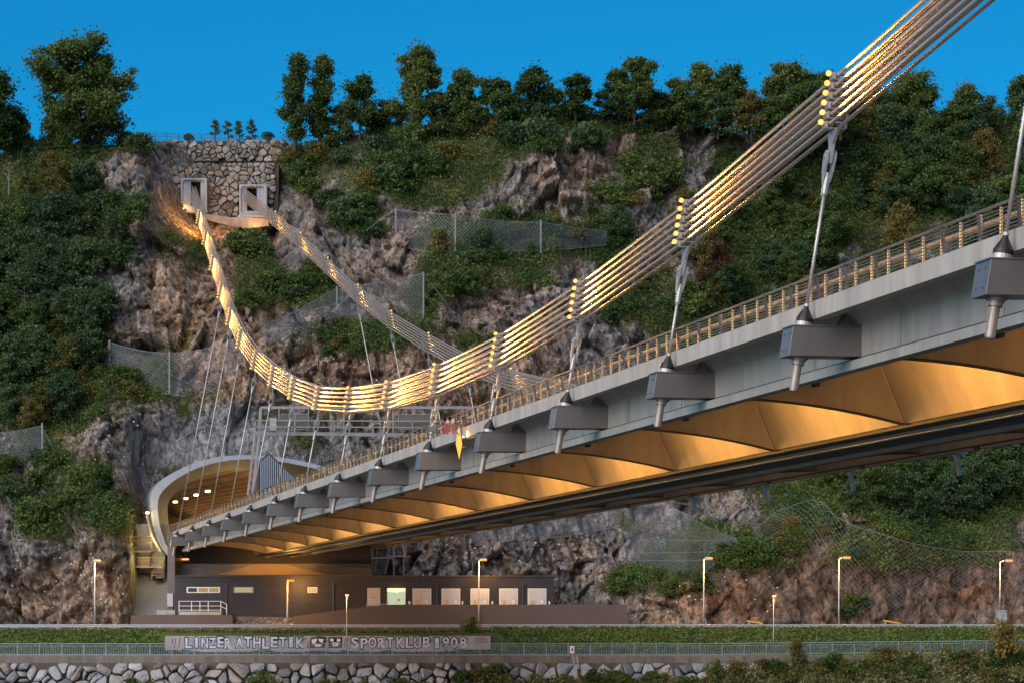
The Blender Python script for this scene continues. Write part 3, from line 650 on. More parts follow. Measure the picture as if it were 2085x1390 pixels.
def skeleton(seed, h, spread, trunk_h, n1=9, n2=4, upright=.5, multi=1):
    """returns list of (points, radii) and twig ends"""
    rg = random.Random(seed); segs = []; ends = []
    for s_ in range(multi):
        lean = Vector((rg.uniform(-1, 1), rg.uniform(-1, 1), 0)) * (.04 + .10 * (multi > 1)) * h
        base = Vector((rg.uniform(-.3, .3), rg.uniform(-.3, .3), 0)) * (multi > 1)
        r0 = h * .019 + .05; pts = []; nseg = 8
        for i in range(nseg + 1):
            t = i / nseg; pts.append(base + lean * t * t + Vector((rg.uniform(-1, 1), rg.uniform(-1, 1), 0)) * .012 * h * (i > 0) + Vector((0, 0, h * .93 * t - (.6 if i == 0 else 0))))
        segs.append((pts, [r0 * (1 - .88 * (i / nseg)) for i in range(nseg + 1)])); ends.append((pts[-1], 1.0))
        for k in range(n1):
            t = trunk_h + (1 - trunk_h) * (k + rg.random() * .6) / n1; t = min(t, .97)
            q = t * nseg; i = min(int(q), nseg - 1); p = pts[i].lerp(pts[i + 1], q - i)
            ang = k * 2.4 + rg.uniform(-.5, .5); prof = math.sin(math.pi * min(.93, max(.12, (t - trunk_h) / (1 - trunk_h) * .60 + .34))) ** .6 * rg.choice((.75, 1, 1, 1.15))
            ln = spread * prof * rg.uniform(.6, 1.12); d = Vector((math.cos(ang), math.sin(ang), upright * rg.uniform(.1, 1.5))).normalized()
            bp = [p]; 
            for j in range(1, 5): bp.append(p + d * ln * j / 4 + Vector((0, 0, 1)) * ln * .10 * (j / 4) ** 2 + Vector((rg.uniform(-1, 1), rg.uniform(-1, 1), rg.uniform(-1, 1))) * ln * .06)
            rb = r0 * (1 - .85 * t) * .6 + .02; segs.append((bp, [rb * (1 - .2 * j) for j in range(5)])); ends.append((bp[-1], 1.0))
            for j in range(n2):
                u = .3 + .65 * (j + rg.random() * .5) / n2; q2 = u * 4; i2 = min(int(q2), 3); p2 = bp[i2].lerp(bp[i2 + 1], q2 - i2)
                d2 = (d + Vector((rg.uniform(-1, 1), rg.uniform(-1, 1), rg.uniform(-.4, .9))) * .9).normalized(); l2 = ln * rg.uniform(.25, .5)
                segs.append(([p2, p2 + d2 * l2 * .5 + Vector((0, 0, .03 * ln)), p2 + d2 * l2], [rb * .45, rb * .3, rb * .12])); ends.append((p2 + d2 * l2, .8)); ends.append((p2 + d2 * l2 * .55, .6))
    return segs, ends
def make_tree(seed, h, spread, trunk_h, leaves, size, n1=11, n2=5, upright=.5, multi=1, clump=.085, mat='leaf'):
    clump *= 1.22; leaves = int(leaves * 1.75); n2 += 1; size *= .78
    segs, ends = skeleton(seed, h, spread, trunk_h, n1, n2, upright, multi)
    mb = MB()
    for pts, rs in segs: mb.tube(pts, rs, 5, cap=False)
    tv = np.array(mb.v); 
    me_t = np_mesh('trunk', tv, np.array(mb.f), M['bark'], True)
    rg = np.random.default_rng(seed); C = []; T_ = []
    for e, s_ in ends:
        n = int(leaves * s_ * rg.uniform(.5, 1.3)); q_ = rg.choice([.5, .8, 1.0, 1.1, 1.5]); n = int(n * q_); cr = h * clump * s_ * (.35 + .65 * q_); 
        C.append(np.array(e) + blob_points(n, cr * 1.15, cr * 1.15, cr * .75, rg, .25)); T_.append(np.clip(rg.random() * .55 + .45 * rg.random(n), 0, 1))
        k_ = max(3, int(n * .30)); C.append(np.array(e) + rg.normal(size=(k_, 3)) * cr * np.array([.78, .78, .70])); T_.append(rg.random(k_))
    C = np.concatenate(C); T_ = np.concatenate(T_); v, f = leaf_quads(C, size, .5, rg)
    return me_t, np_mesh('crown', v, f, M[mat], False, {'tint': ('FACE', T_)})
def place_tree(var, loc, rz, sc, name, label, cat='tree', group=None):
    t = thing(name, label, cat, loc, group); t.rotation_euler = (0, 0, rz); t.scale = sc if hasattr(sc, '__len__') else (sc, sc, sc)
    o = link('trunk', var[0]); o.parent = t; o = link('crown', var[1]); o.parent = t
    return t
def place_shrub(me, loc, rz, sc, name, label, cat='shrub', group=None):
    o = link(name, me); o.location = loc; o.rotation_euler = (0, 0, rz); o.scale = sc if hasattr(sc, '__len__') else (sc, sc, sc)
    return tag(o, label, cat, group)
# ---- skyline trees: (px, top, base, half width px, Y, label, params)
sky_trees = [
 (165, 58, 318, 105, 316, 'big round leafy tree standing alone on the left hilltop', dict(trunk_h=.08, n1=44, n2=7, leaves=60, size=.30, upright=.45, clump=.055)),
 (-20, 130, 330, 60, 314, 'tall tree cut off by the left edge beside the big round tree', dict(trunk_h=.15, n1=18, n2=5, leaves=60, size=.30)),
 (30, 215, 330, 45, 318, 'small dark tree between the left edge and the big round tree', dict(trunk_h=.1, n1=12, n2=4, leaves=60, size=.28)),
 (600, 88, 300, 36, 322, 'left of the twin tall narrow trees right of the stone wall', dict(trunk_h=.05, n1=20, n2=4, leaves=44, size=.27, upright=1.5, clump=.055)),
 (650, 92, 300, 34, 324, 'right of the twin tall narrow trees right of the stone wall', dict(trunk_h=.05, n1=20, n2=4, leaves=44, size=.27, upright=1.5, clump=.055)),
 (733, 143, 285, 46, 322, 'slim airy tree between the twin trees and the tall oak', dict(trunk_h=.12, n1=13, n2=4, leaves=42, size=.26, clump=.075)),
 (855, 92, 275, 66, 322, 'tallest broad tree on the middle of the ridge', dict(trunk_h=.10, n1=20, n2=5, leaves=56, size=.28, upright=.8, clump=.06)),
 (946, 130, 262, 36, 322, 'layered green tree just right of the tallest ridge tree', dict(trunk_h=.1, n1=14, n2=4, leaves=48, size=.27, upright=.3, clump=.07)),
 (1012, 158, 262, 50, 321, 'bushy small tree with twigs showing above the ridge', dict(trunk_h=.08, n1=14, n2=4, leaves=52, size=.25, clump=.085)),
 (1088, 128, 250, 44, 321, 'small tree with reddish green top above the ribbed rock', dict(trunk_h=.12, n1=13, n2=4, leaves=48, size=.25, clump=.08)),
 (1172, 148, 240, 40, 322, 'round small tree left of the grassy rock knob', dict(trunk_h=.1, n1=13, n2=4, leaves=52, size=.25, clump=.09)),
 (1292, 112, 245, 62, 324, 'dense dark tree right of the grassy rock knob', dict(trunk_h=.06, n1=20, n2=5, leaves=58, size=.27, clump=.065)),
 (1378, 150, 262, 34, 326, 'thin tree with open crown right of the dense dark one', dict(trunk_h=.2, n1=11, n2=4, leaves=40, size=.26, clump=.08)),
 (1432, 118, 265, 40, 327, 'leggy tree with two leaf clumps high on bare stems', dict(trunk_h=.25, n1=11, n2=4, leaves=50, size=.27, upright=.9, clump=.08)),
 (1488, 125, 268, 50, 328, 'pointed leafy tree beside the leggy tree on the ridge', dict(trunk_h=.1, n1=16, n2=5, leaves=56, size=.27, clump=.07)),
 (1598, 118, 275, 58, 330, 'broad dark tree on the ridge left of the cable', dict(trunk_h=.1, n1=17, n2=5, leaves=60, size=.27, clump=.07)),
 (1668, 138, 275, 50, 331, 'dark tree standing right behind the upper cable bundle', dict(trunk_h=.1, n1=15, n2=5, leaves=60, size=.27, clump=.07)),
]
for i, (px, top, bs, hw, Yt, lab, kw) in enumerate(sky_trees):
    if px > 700: kw['trunk_h'] = kw['trunk_h'] * .4; kw['n1'] += 4
    hh = (bs - top) / F * Yt * .91; sp_ = hw / F * Yt * .78
    var = make_tree(100 + i, hh, sp_, kw.pop('trunk_h'), kw.pop('leaves'), kw.pop('size'), **kw)
    loc = P(px, bs, Yt)
    place_tree(var, loc, 0, 1, 'tree', lab, 'tree')
# ---- hillside trees and shrubs from shared variants
TV = {}
for k in range(5): TV['d%d' % k] = make_tree(300 + k, 8, 2.9, .06, 34, .30, n1=15, n2=4, clump=.085, mat='leafd')
for k in range(4): TV['g%d' % k] = make_tree(320 + k, 8, 2.6, .08, 42, .28, n1=14, n2=4, clump=.09, mat='leaf')
for k in range(3): TV['o%d' % k] = make_tree(340 + k, 8, 2.4, .10, 26, .26, n1=13, n2=4, clump=.085, mat='leafo')
TV['r0'] = make_tree(360, 8, 3.0, .08, 22, .24, n1=14, n2=4, clump=.08, mat='leafr')
SV = {}
for k in range(5): SV['d%d' % k] = make_shrub(400 + k, 3.0, 22, 90, .19, M['leafd'], 1.25)
for k in range(5): SV['g%d' % k] = make_shrub(420 + k, 3.0, 22, 90, .18, M['leaf'], 1.25)
for k in range(3): SV['o%d' % k] = make_shrub(440 + k, 3.0, 20, 70, .17, M['leafo'], 1.25)
SV['r0'] = make_shrub(460, 3.0, 18, 40, .22, M['leafr'], 1.2)
ridge_trees = [(795, 205, 285), (905, 190, 270), (985, 215, 262), (1050, 190, 256), (1130, 180, 250), (1205, 215, 245), (1245, 170, 250), (1335, 185, 262), (1400, 190, 268), (1462, 190, 272), (1530, 185, 278), (1635, 170, 280), (1712, 165, 272), (1760, 190, 262), (690, 215, 292), (765, 220, 285), (1560, 200, 282)]
for i, (px, top, bs) in enumerate(ridge_trees):
    v_ = TV[['g0', 'd1', 'o0', 'g2', 'g1', 'o1', 'd2', 'g3'][i % 8]]; s_ = (bs - top) / F * 324 / 7.6
    place_tree(v_, P(px, bs + 6, 325.5), i * 1.3, (s_ * 1.15, s_ * 1.15, s_), 'tree', 'low bushy tree filling the gaps between the taller ridge trees', 'tree', 'low trees along the ridge')
zones = [  # kind, cx,cy,rx,ry,count,smin,smax,palette,label,group
 ('T', 70, 480, 130, 150, 22, .50, .95, 'dddgo', 'dark broadleaf tree in the shaded wood on the left slope', 'trees in the left wood'),
 ('T', 60, 660, 160, 130, 26, .50, .95, 'dddgo', 'dark broadleaf tree in the shaded wood on the left slope', 'trees in the left wood'),
 ('T', 60, 810, 130, 60, 9, .5, .8, 'ddgo', 'dark broadleaf tree in the shaded wood on the left slope', 'trees in the left wood'),
 ('S', 205, 490, 60, 70, 14, .9, 1.6, 'ddg', 'dark bush in the ravine left of the glowing cable', 'bushes in the ravine left of the cable'),
 ('S', 180, 770, 110, 50, 14, .6, 1.1, 'dgo', 'low bush on the slope below the left ravine', 'bushes below the left ravine'),
 ('S', 100, 1000, 120, 80, 26, .6, 1.2, 'gdg', 'green bush above the left rock wall', 'bushes above the left rock wall'),
 ('S', 170, 290, 170, 22, 18, .6, 1.2, 'ddo', 'dark bush on the left hilltop edge', 'bushes on the left hilltop'),
 ('S', 276, 425, 16, 30, 4, .7, 1.2, 'ggd', 'green bush clinging to the bare cliff left of the portals', 'bushes on the bare cliff left of the portals'),
 ('S', 520, 560, 48, 60, 10, .8, 1.5, 'dgg', 'leafy bush between the two cable bundles', 'bushes between the cable bundles'),
 ('S', 620, 590, 45, 28, 6, .7, 1.2, 'ggd', 'leafy bush between the two cable bundles', 'bushes between the cable bundles'),
 ('S', 650, 345, 85, 45, 18, .7, 1.3, 'ggdo', 'bush on the slope right of the stone wall', 'bushes right of the stone wall'),
 ('S', 720, 440, 75, 50, 15, .8, 1.4, 'ggd', 'bush on the steep slope left of the upper net', 'bushes left of the upper net'),
 ('S', 860, 350, 140, 65, 26, .9, 1.6, 'ggdo', 'bush on the upper slope under the ridge trees', 'bushes under the ridge trees'),
 ('S', 1010, 280, 140, 38, 18, .9, 1.5, 'gddo', 'bush on the upper slope under the ridge trees', 'bushes under the ridge trees'),
 ('S', 1000, 490, 190, 45, 26, .6, 1.2, 'ggdo', 'bush around the upper rockfall net', 'bushes around the upper net'),
 ('S', 1190, 300, 32, 50, 8, .9, 1.5, 'dd', 'dark bush between the two bare rock faces', 'bushes between the bare rock faces'),
 ('S', 1290, 370, 80, 60, 14, .9, 1.5, 'ggo', 'bush on the slope above the big cable', 'bushes above the big cable'),
 ('S', 1330, 250, 70, 22, 8, .8, 1.3, 'ggd', 'bush on the ridge right of the grassy knob', 'bushes right of the grassy knob'),
 ('T', 1220, 470, 50, 50, 5, .35, .6, 'ggd', 'young tree at the right end of the upper net', 'young trees at the right end of the net'),
 ('T', 1470, 480, 100, 90, 12, .4, .75, 'dgo', 'leafy tree on the slope behind the hanger rods', 'trees behind the hanger rods'),
 ('T', 1640, 440, 110, 120, 22, .45, .85, 'dggo', 'leafy tree on the slope behind the hanger rods', 'trees behind the hanger rods'),
 ('T', 1560, 600, 120, 60, 10, .4, .7, 'dggo', 'leafy tree on the slope behind the hanger rods', 'trees behind the hanger rods'),
 ('T', 1920, 300, 200, 75, 30, .65, 1.05, 'ddggo', 'tree in the dense wood on the right hill', 'trees in the right wood'),
 ('T', 1930, 430, 190, 90, 26, .6, .95, 'ddggo', 'tree in the dense wood on the right hill', 'trees in the right wood'),
 ('S', 1420, 640, 80, 50, 8, .7, 1.2, 'dg', 'bush below the right end of the big cable', 'bushes near the deck railing'),
 ('S', 890, 590, 50, 45, 9, .7, 1.2, 'gd', 'bush right of the middle rockfall net', 'bushes right of the middle net'),
 ('S', 1280, 620, 60, 50, 8, .7, 1.1, 'dg', 'bush in the dark rock behind the railing', 'bushes in the dark rock behind the railing'),
 ('S', 640, 690, 110, 32, 14, .35, .7, 'ogd', 'low scrub below the middle rockfall net', 'scrub below the middle net'),
 ('T', 1620, 950, 150, 40, 16, .4, .7, 'ddg', 'tree in the dark wood below the deck', 'trees below the deck'),
 ('T', 1880, 970, 220, 90, 40, .45, .8, 'ddgg', 'tree in the dark wood below the deck', 'trees below the deck'),
 ('S', 1620, 1080, 70, 50, 18, .5, .9, 'gog', 'ivy covered bush on the netted rock mound', 'bushes on the netted mound'),
 ('S', 1530, 1130, 50, 35, 10, .7, 1.1, 'gg', 'fresh green bush above the brown roadside cliff', 'fresh bushes above the roadside cliff'),
 ('S', 1340, 1190, 100, 16, 14, .4, .8, 'gog', 'low bush on the ledge beside the long dark building', 'bushes on the ledge'),
 ('S', 1800, 1110, 220, 28, 24, .4, .8, 'dgo', 'climber bush on top of the netted right cliff', 'bushes on top of the netted cliff'),
 ('S', 1740, 1240, 30, 20, 5, .5, .8, 'dg', 'bush at the foot of the right cliff', 'bushes at the foot of the right cliff'),
]
rr = random.Random(42); cnt = 0
for kind, cx, cy, rx, ry, n, s0, s1, pal, lab, grp in zones:
    for j in range(n if kind == 'T' else max(3, int(n * .58))):
        q = rr.random() * 6.283; rad = math.sqrt(rr.random()); px = cx + math.cos(q) * rad * rx; py = cy + math.sin(q) * rad * ry
        p = Tp(px, py + (14 if kind == 'T' else 8)); c = rr.choice(pal); s_ = rr.uniform(s0, s1)
        sc = (s_ * rr.uniform(.85, 1.2), s_ * rr.uniform(.85, 1.2), s_ * rr.uniform(.8, 1.15))
        if kind == 'T':
            v = TV[rr.choice([k for k in TV if k[0] == c])]; place_tree(v, p - Vector((0, -.3, .5)), rr.random() * 6.28, sc, 'tree', lab, 'tree', grp)
        else:
            v = SV[rr.choice([k for k in SV if k[0] == c])]; place_shrub(v, p - Vector((0, -.3, .5 * s_)), rr.random() * 6.28, sc, 'shrub', lab, 'shrub', grp)
for px, py, s_, c, lab in [(1455, 600, .85, 'r0', 'reddish bare looking tree behind the second hanger'), (100, 380, .62, 'o0', 'pale olive tree on the left cliff edge'), (55, 430, .6, 'o1', 'brown leaved tree near the left edge'),
                         (85, 870, .62, 'o2', 'yellow green bushy tree above the left net post'), (1690, 480, .8, 'g1', 'bright green tree right of the first hanger'), (20, 700, .7, 'o0', 'tan leaved tree at the left edge of the wood')]:
    place_tree(TV[c], Tp(px, py) - Vector((0, -.5, .6)), 1.0, s_, 'tree', lab, 'tree')
# saplings on the terrace above the stone wall
for i, (px, top, bs) in enumerate([(438, 240, 286), (465, 246, 286), (487, 246, 287), (514, 242, 288)]):
    hh = (bs - top) / F * 333
    v = make_tree(600 + i, hh, .55, .25, 9, .16, n1=8, n2=2, clump=.10)
    place_tree(v, P(px, bs + 2, 333), 0, 1, 'sapling', ['leftmost and tallest thin sapling', 'second thin sapling from the left', 'third thin sapling from the left', 'rightmost thin sapling'][i] + ' behind the hilltop fence', 'sapling')
for i, (px, s_) in enumerate([(384, .42), (545, .48), (505, .28)]):
    place_shrub(SV['d%d' % i], P(px, 290, 332.6), 0, s_, 'shrub', ['small shrub behind the left part of the hilltop fence', 'small shrub near the right end of the hilltop fence', 'tiny shrub at the foot of the rightmost sapling'][i], 'shrub')
# bare dead branches
for i, (px, py, h_) in enumerate([(22, 400, 4.5), (118, 590, 4.0), (52, 640, 3.6)]):
    segs, ends = skeleton(700 + i, h_, h_ * .42, .25, 6, 3, 1.1)
    mb = MB()
    for pts, rs in segs: mb.tube(pts, [r_ * .8 for r_ in rs], 5, cap=False)
    me_ = np_mesh('dead_tree', np.array(mb.v), np.array(mb.f), M['deadwood'], True)
    o = link('dead_tree', me_); o.location = Tp(px, py) - Vector((0, .9, .3)); tag(o, ['bare bleached dead tree at the far left edge', 'bare dead branches over the dark ravine', 'bare dead tree lower in the left wood'][i], 'dead tree')
# ---- ground cover: one mass of small leaves over the planted parts of the hillside
def cover(name, lab, cx_idx, prob, size, per, mat, seed, lift=.35):
    rg = np.random.default_rng(seed)
    fl = fc[cx_idx]; w_ = prob; pick = rg.random(len(fl)) < w_; fl = fl[pick]
    V = G.reshape(-1, 3); uvw = rg.random((len(fl), 2))[:, :, None]
    a = V[fl[:, 0]] * (1 - uvw[:, 0]) + V[fl[:, 1]] * uvw[:, 0]; b_ = V[fl[:, 3]] * (1 - uvw[:, 0]) + V[fl[:, 2]] * uvw[:, 0]
    C = a * (1 - uvw[:, 1]) + b_ * uvw[:, 1]
    tt = np.clip((fbm(C[:, 0] * .45, C[:, 2] * .45, 7, 4) - .47) * 3.2 + .5, 0, 1)
    C = np.repeat(C, per, 0); tt = np.repeat(tt, per); C += rg.normal(size=C.shape) * .22; C[:, 1] -= np.abs(rg.normal(size=len(C))) * lift; C[:, 2] += rg.random(len(C)) * lift
    v, f = leaf_quads(C, size, .5, rg)
    o = link(name, np_mesh(name, v, f, mat, False, {'tint': ('FACE', np.clip(tt * .75 + .25 * rg.random(len(tt)), 0, 1))}))
    return tag(o, lab, 'undergrowth', kind='stuff')
VMf = VM.ravel()[fc].mean(1); vis = (PYg.ravel()[fc].mean(1) > 150) & (PXg.ravel()[fc].mean(1) > -60) & (PXg.ravel()[fc].mean(1) < 2140) & (PYg.ravel()[fc].mean(1) < 1255)
area = np.ones(len(fc))
sel = np.where(vis & (VMf > .38))[0]
cover('undergrowth', 'green ivy and scrub covering the softer parts of the hillside', sel, np.clip((VMf[sel] - .38) * 1.3, 0, .62), .19, 3, M['leaf'], 1)
sel = np.where(vis & (VMf > .12))[0]
cover('dry_undergrowth', 'olive and brown dry plants between rock and green scrub', sel, np.clip(.36 - np.abs(VMf[sel] - .40), 0, .26), .16, 3, M['leafo'], 2, .25)
# grass on the bank below the road
pxl = lambda p_: (p_ - CX) / F * 240
gsel = gz.ravel(); NB = 60000; rg = np.random.default_rng(3)
bx = rg.uniform(-62, 62, NB); by = 235.6 + 11.0 * rg.random(NB) ** .8
bpx = CX + F * bx / 240; riseb = ((bpx > 1000) | (bpx < 335)); keep = riseb | (rg.random(NB) < .10) | (by > 244); bx, by = bx[keep], by[keep]
ixb = np.clip(((bx - XL) / (XR - XL) * 499).astype(int), 0, 499); iyb = np.clip(((by - 235.3) / 11.7 * 25).astype(int), 0, 25); bz = gz[iyb, ixb]
hgt = np.where((CX + F * bx / 240) > 1000, .55, .32)
C = np.stack([bx, by, bz + rg.random(len(bx)) * hgt], -1); v, f = leaf_quads(C, .20, .2, rg)
# grass growing at the foot of the graffiti wall
wx_ = rg.uniform(pxl(336), pxl(999), 5200); wy_ = 239.75 - np.abs(rg.normal(size=5200)) * .25; hh_ = rg.random(5200) ** 1.6 * .45 * np.clip(fbm(wx_ * .6, wx_ * 0, 3, 3) * 2 - .3, .15, 1)
C = np.concatenate([C, np.stack([wx_, wy_, PZ + hh_], -1)]); v, f = leaf_quads(C, .17, .2, rg)
tag(link('bank_grass', np_mesh('bank_grass', v, f, M['leaf'], False, {'tint': ('FACE', np.clip(fbm(C[:, 0] * .7, C[:, 1] * .7, 4, 3) * .9 + .1 + .25 * rg.random(len(C)), 0, 1))})), 'green grass and ivy on the bank between road and promenade', 'grass', kind='stuff')
# ================================================================ STONE WORK
def clip_poly(poly, nx, ny, d):      # keep nx*x+ny*y<=d
    out = []
    for i in range(len(poly)):
        a = poly[i]; b = poly[(i + 1) % len(poly)]; da = nx * a[0] + ny * a[1] - d; db = nx * b[0] + ny * b[1] - d
        if da <= 0: out.append(a)
        if da * db < 0: t = da / (da - db); out.append((a[0] + (b[0] - a[0]) * t, a[1] + (b[1] - a[1]) * t))
    return out
def voronoi_stones(x0, x1, y0, y1, sx, sy, rg, gap=.04, jit=.8):
    """returns list of (centre, polygon) of irregular stones filling a rectangle"""
    ny = max(1, int(round((y1 - y0) / sy))); nx = max(1, int(round((x1 - x0) / sx))); S = []
    grid = {}
    for j in range(-1, ny + 1):
        for i in range(-1, nx + 1):
            p = (x0 + (i + .5 + (j % 2) * .5 + rg.uniform(-.5, .5) * jit) * (x1 - x0) / nx, y0 + (j + .5 + rg.uniform(-.5, .5) * jit) * (y1 - y0) / ny)
            if rg.random() > .30: grid[i, j] = p
    for (i, j), p in grid.items():
        if not (x0 <= p[0] <= x1 and y0 <= p[1] <= y1): continue
        poly = [(p[0] - 3 * sx, p[1] - 3 * sy), (p[0] + 3 * sx, p[1] - 3 * sy), (p[0] + 3 * sx, p[1] + 3 * sy), (p[0] - 3 * sx, p[1] + 3 * sy)]
        for di in range(-3, 4):
            for dj in range(-3, 4):
                if (di, dj) == (0, 0) or (i + di, j + dj) not in grid: continue
                q = grid[i + di, j + dj]; nx_, ny_ = q[0] - p[0], q[1] - p[1]; L = math.hypot(nx_, ny_)
                if L < 1e-3: continue
                nx_ /= L; ny_ /= L; d = nx_ * (p[0] + q[0]) / 2 + ny_ * (p[1] + q[1]) / 2 - gap * rg.choice((.4, .7, 1, 1.6, 3.2))
                poly = clip_poly(poly, nx_, ny_, d)
                if len(poly) < 3: break
            if len(poly) < 3: break
        if len(poly) < 3: continue
        poly = clip_poly(clip_poly(clip_poly(clip_poly(poly, 1, 0, x1), -1, 0, -x0), 0, 1, y1), 0, -1, -y0)
        if len(poly) >= 3: S.append((p, poly))
    return S
def stone_mesh(mb, poly, Yf, depth, rg, tz, t=None):
    """extrude a polygon in the XZ plane into a rough stone; Yf(x,z) back plane; front bulges to -Y"""
    q_ = []
    for i in range(len(poly)):
        a = poly[i]; b = poly[(i + 1) % len(poly)]; u = rg.uniform(.06, .24); w_ = rg.uniform(.06, .24)
        q_ += [(a[0] * (1 - u) + b[0] * u, a[1] * (1 - u) + b[1] * u), (a[0] * w_ + b[0] * (1 - w_), a[1] * w_ + b[1] * (1 - w_))]
    poly = q_
    cx = sum(p[0] for p in poly) / len(poly); cz = sum(p[1] for p in poly) / len(poly)
    pp = []
    for i in range(len(poly)):
        a = poly[i]; b = poly[(i + 1) % len(poly)]; pp.append(a)
        if math.hypot(b[0] - a[0], b[1] - a[1]) > .35:
            e = .04 + 0 * 1; pp.append(((a[0] + b[0]) / 2 + rg.uniform(-e, e), (a[1] + b[1]) / 2 + rg.uniform(-e, e)))
    n = len(pp); tx, ty = rg.uniform(-.6, .6), rg.uniform(-.55, .45); vs = []
    for k, (s, d) in enumerate(((.92, 0.), (1., .45), (.90, .78), (.52, 1.0))):
        for i, (x, z) in enumerate(pp):
            X_ = cx + (x - cx) * s; Z_ = cz + (z - cz) * s
            dd = depth * d + (tx * (X_ - cx) + ty * (Z_ - cz)) * (d > .5) + (rg.uniform(-.05, .05) if k > 1 else 0)
            vs.append((X_, Yf(X_, Z_) - dd, Z_))
    fs = []
    for k in range(3):
        for i in range(n): i2 = (i + 1) % n; fs.append((k * n + i, k * n + i2, (k + 1) * n + i2, (k + 1) * n + i))
    vs.append((cx, Yf(cx, cz) - depth * 1.02 + rg.uniform(-.06, .06), cz)); c_ = len(vs) - 1
    for i in range(n): fs.append((3 * n + i, 3 * n + (i + 1) % n, c_))
    fs.append(tuple(range(n))[::-1])
    mb.add(vs, fs, rg.random() if t is None else t)
m, nt, b, ob, pos = newmat('quarry_stone')
c = ramp(nt, attr(nt, 'tint'), [(0, (.13, .115, .10)), (.3, (.25, .215, .19)), (.55, (.29, .25, .215)), (.75, (.30, .215, .14)), (.9, (.27, .26, .25)), (1, (.38, .36, .34))])
c = mixc(nt, .7, c, ramp(nt, noise(nt, pos, 2.4, 10, .75, .5), [(.3, (.55, .52, .5)), (.5, (1, 1, 1)), (.7, (1.35, 1.33, 1.3))]), 'MULTIPLY')
nt.links.new(c, b.inputs['Base Color']); b.inputs['Roughness'].default_value = .85; bump(nt, b, noise(nt, pos, 5, 10, .75), .6, .08); M['stone'] = m
m, nt, b, ob, pos = newmat('river_boulder'); oi = nt.nodes.new('ShaderNodeObjectInfo')
c = ramp(nt, oi.outputs['Random'], [(0, (.12, .125, .13)), (.3, (.23, .24, .255)), (.6, (.31, .32, .34)), (.8, (.24, .21, .18)), (1, (.40, .415, .44))])  # cool tones carry the blue of the sky light
c = mixc(nt, .8, c, ramp(nt, noise(nt, pos, 2.0, 10, .75, .5), [(.3, (.5, .47, .44)), (.48, (.95, .95, .95)), (.7, (1.3, 1.3, 1.28))]), 'MULTIPLY')
nt.links.new(c, b.inputs['Base Color']); b.inputs['Roughness'].default_value = .8; bump(nt, b, noise(nt, pos, 5, 10, .75), .6, .08); M['boulder'] = m
# hilltop dry stone walls behind the cable portals
def pxw(px, Y): return (px - CX) / F * Y
def pz(py, Y): return (HY - py) / F * Y
rg = random.Random(5)
def stone_wall(lab, px0, px1, py_top, py_bot, Y, sx, sy, skip=(), slopeL=0):
    x0, x1, z0, z1 = pxw(px0, Y), pxw(px1, Y), pz(py_bot, Y), pz(py_top, Y)
    rt = thing('stone_wall', lab, 'stone wall', ((x0 + x1) / 2, Y, z0))
    fY = lambda x, z: Y + (z - z0) * .22
    mb = MB(); mb.add([(x0 - .3, Y + .12, z0 - 1), (x1 + .3, Y + .12, z0 - 1), (x1 + .3, fY(0, z1) + .12, z1 - .1), (x0 - .3, fY(0, z1) + .12, z1 - .1), (x0 - .3, Y + 6, z0 - 1), (x1 + .3, Y + 6, z0 - 1), (x1 + .3, Y + 6, z1 - .1), (x0 - .3, Y + 6, z1 - .1)],
        [(0, 1, 2, 3), (3, 2, 6, 7), (0, 3, 7, 4), (1, 5, 6, 2)]); mb.build('backing', M['soil'], rt)
    mb = MB()
    for p, poly in voronoi_stones(x0, x1, z0, z1, sx * .74, sy * .74, rg, .02, 1.0):
        px = CX + p[0] / Y * F; py = HY - p[1] / Y * F
        if any(a < px < b_ and c_ < py < d for a, b_, c_, d in skip): continue
        if px < px0 + slopeL * (py - py_top) / (py_bot - py_top): continue
        stone_mesh(mb, poly, fY, rg.uniform(.22, .42), rg, 0)
    mb.build('stones', M['stone'], rt, tint=True)
    return rt
stone_wall('upper dry stone wall of dark blocks under the hilltop fence', 306, 578, 284, 330, 327.5, 1.05, .66, slopeL=36)
stone_wall('lower pale stone wall holding the two cable portals', 344, 560, 328, 446, 318.8, 1.0, .72, skip=((363, 421, 366, 440), (488, 546, 378, 446)))
# grass ledge and hilltop fence
m = MB(); 
for a_, b_ in ((300, 585),): m.box(pxw(a_, 328), pxw(b_, 328), 326.0, 332.5, pz(330, 327) - .1, pz(327.5, 327))
f_ = thing('hilltop_fence', 'thin dark metal fence along the top of the stone walls', 'fence', (pxw(440, 331), 331, pz(288, 331)))
mb = MB(); x0, x1 = pxw(245, 331), pxw(600, 331); zt = pz(268, 331)
k = 16
for i in range(k):
    x = x0 + (x1 - x0) * i / (k - 1); dz = -.14 * (x - x0) / (x1 - x0) * 6; o = MB().box(x - .035, x + .035, 330.95, 331.05, zt + dz - 1.35, zt + dz).build('post', M['edge'], f_)
for h_ in (.03, .45): mb.bar((x0, 331, zt - h_), (x1, 331, zt - .84 - h_), .02, .02)
for i in range(0, 240): 
    x = x0 + (x1 - x0) * i / 240; zz_ = zt - .84 * i / 240; mb.bar((x, 331, zz_ - 1.2), (x, 331, zz_ - .06), .007, .007)
mb.build('rails', M['edge'], f_)
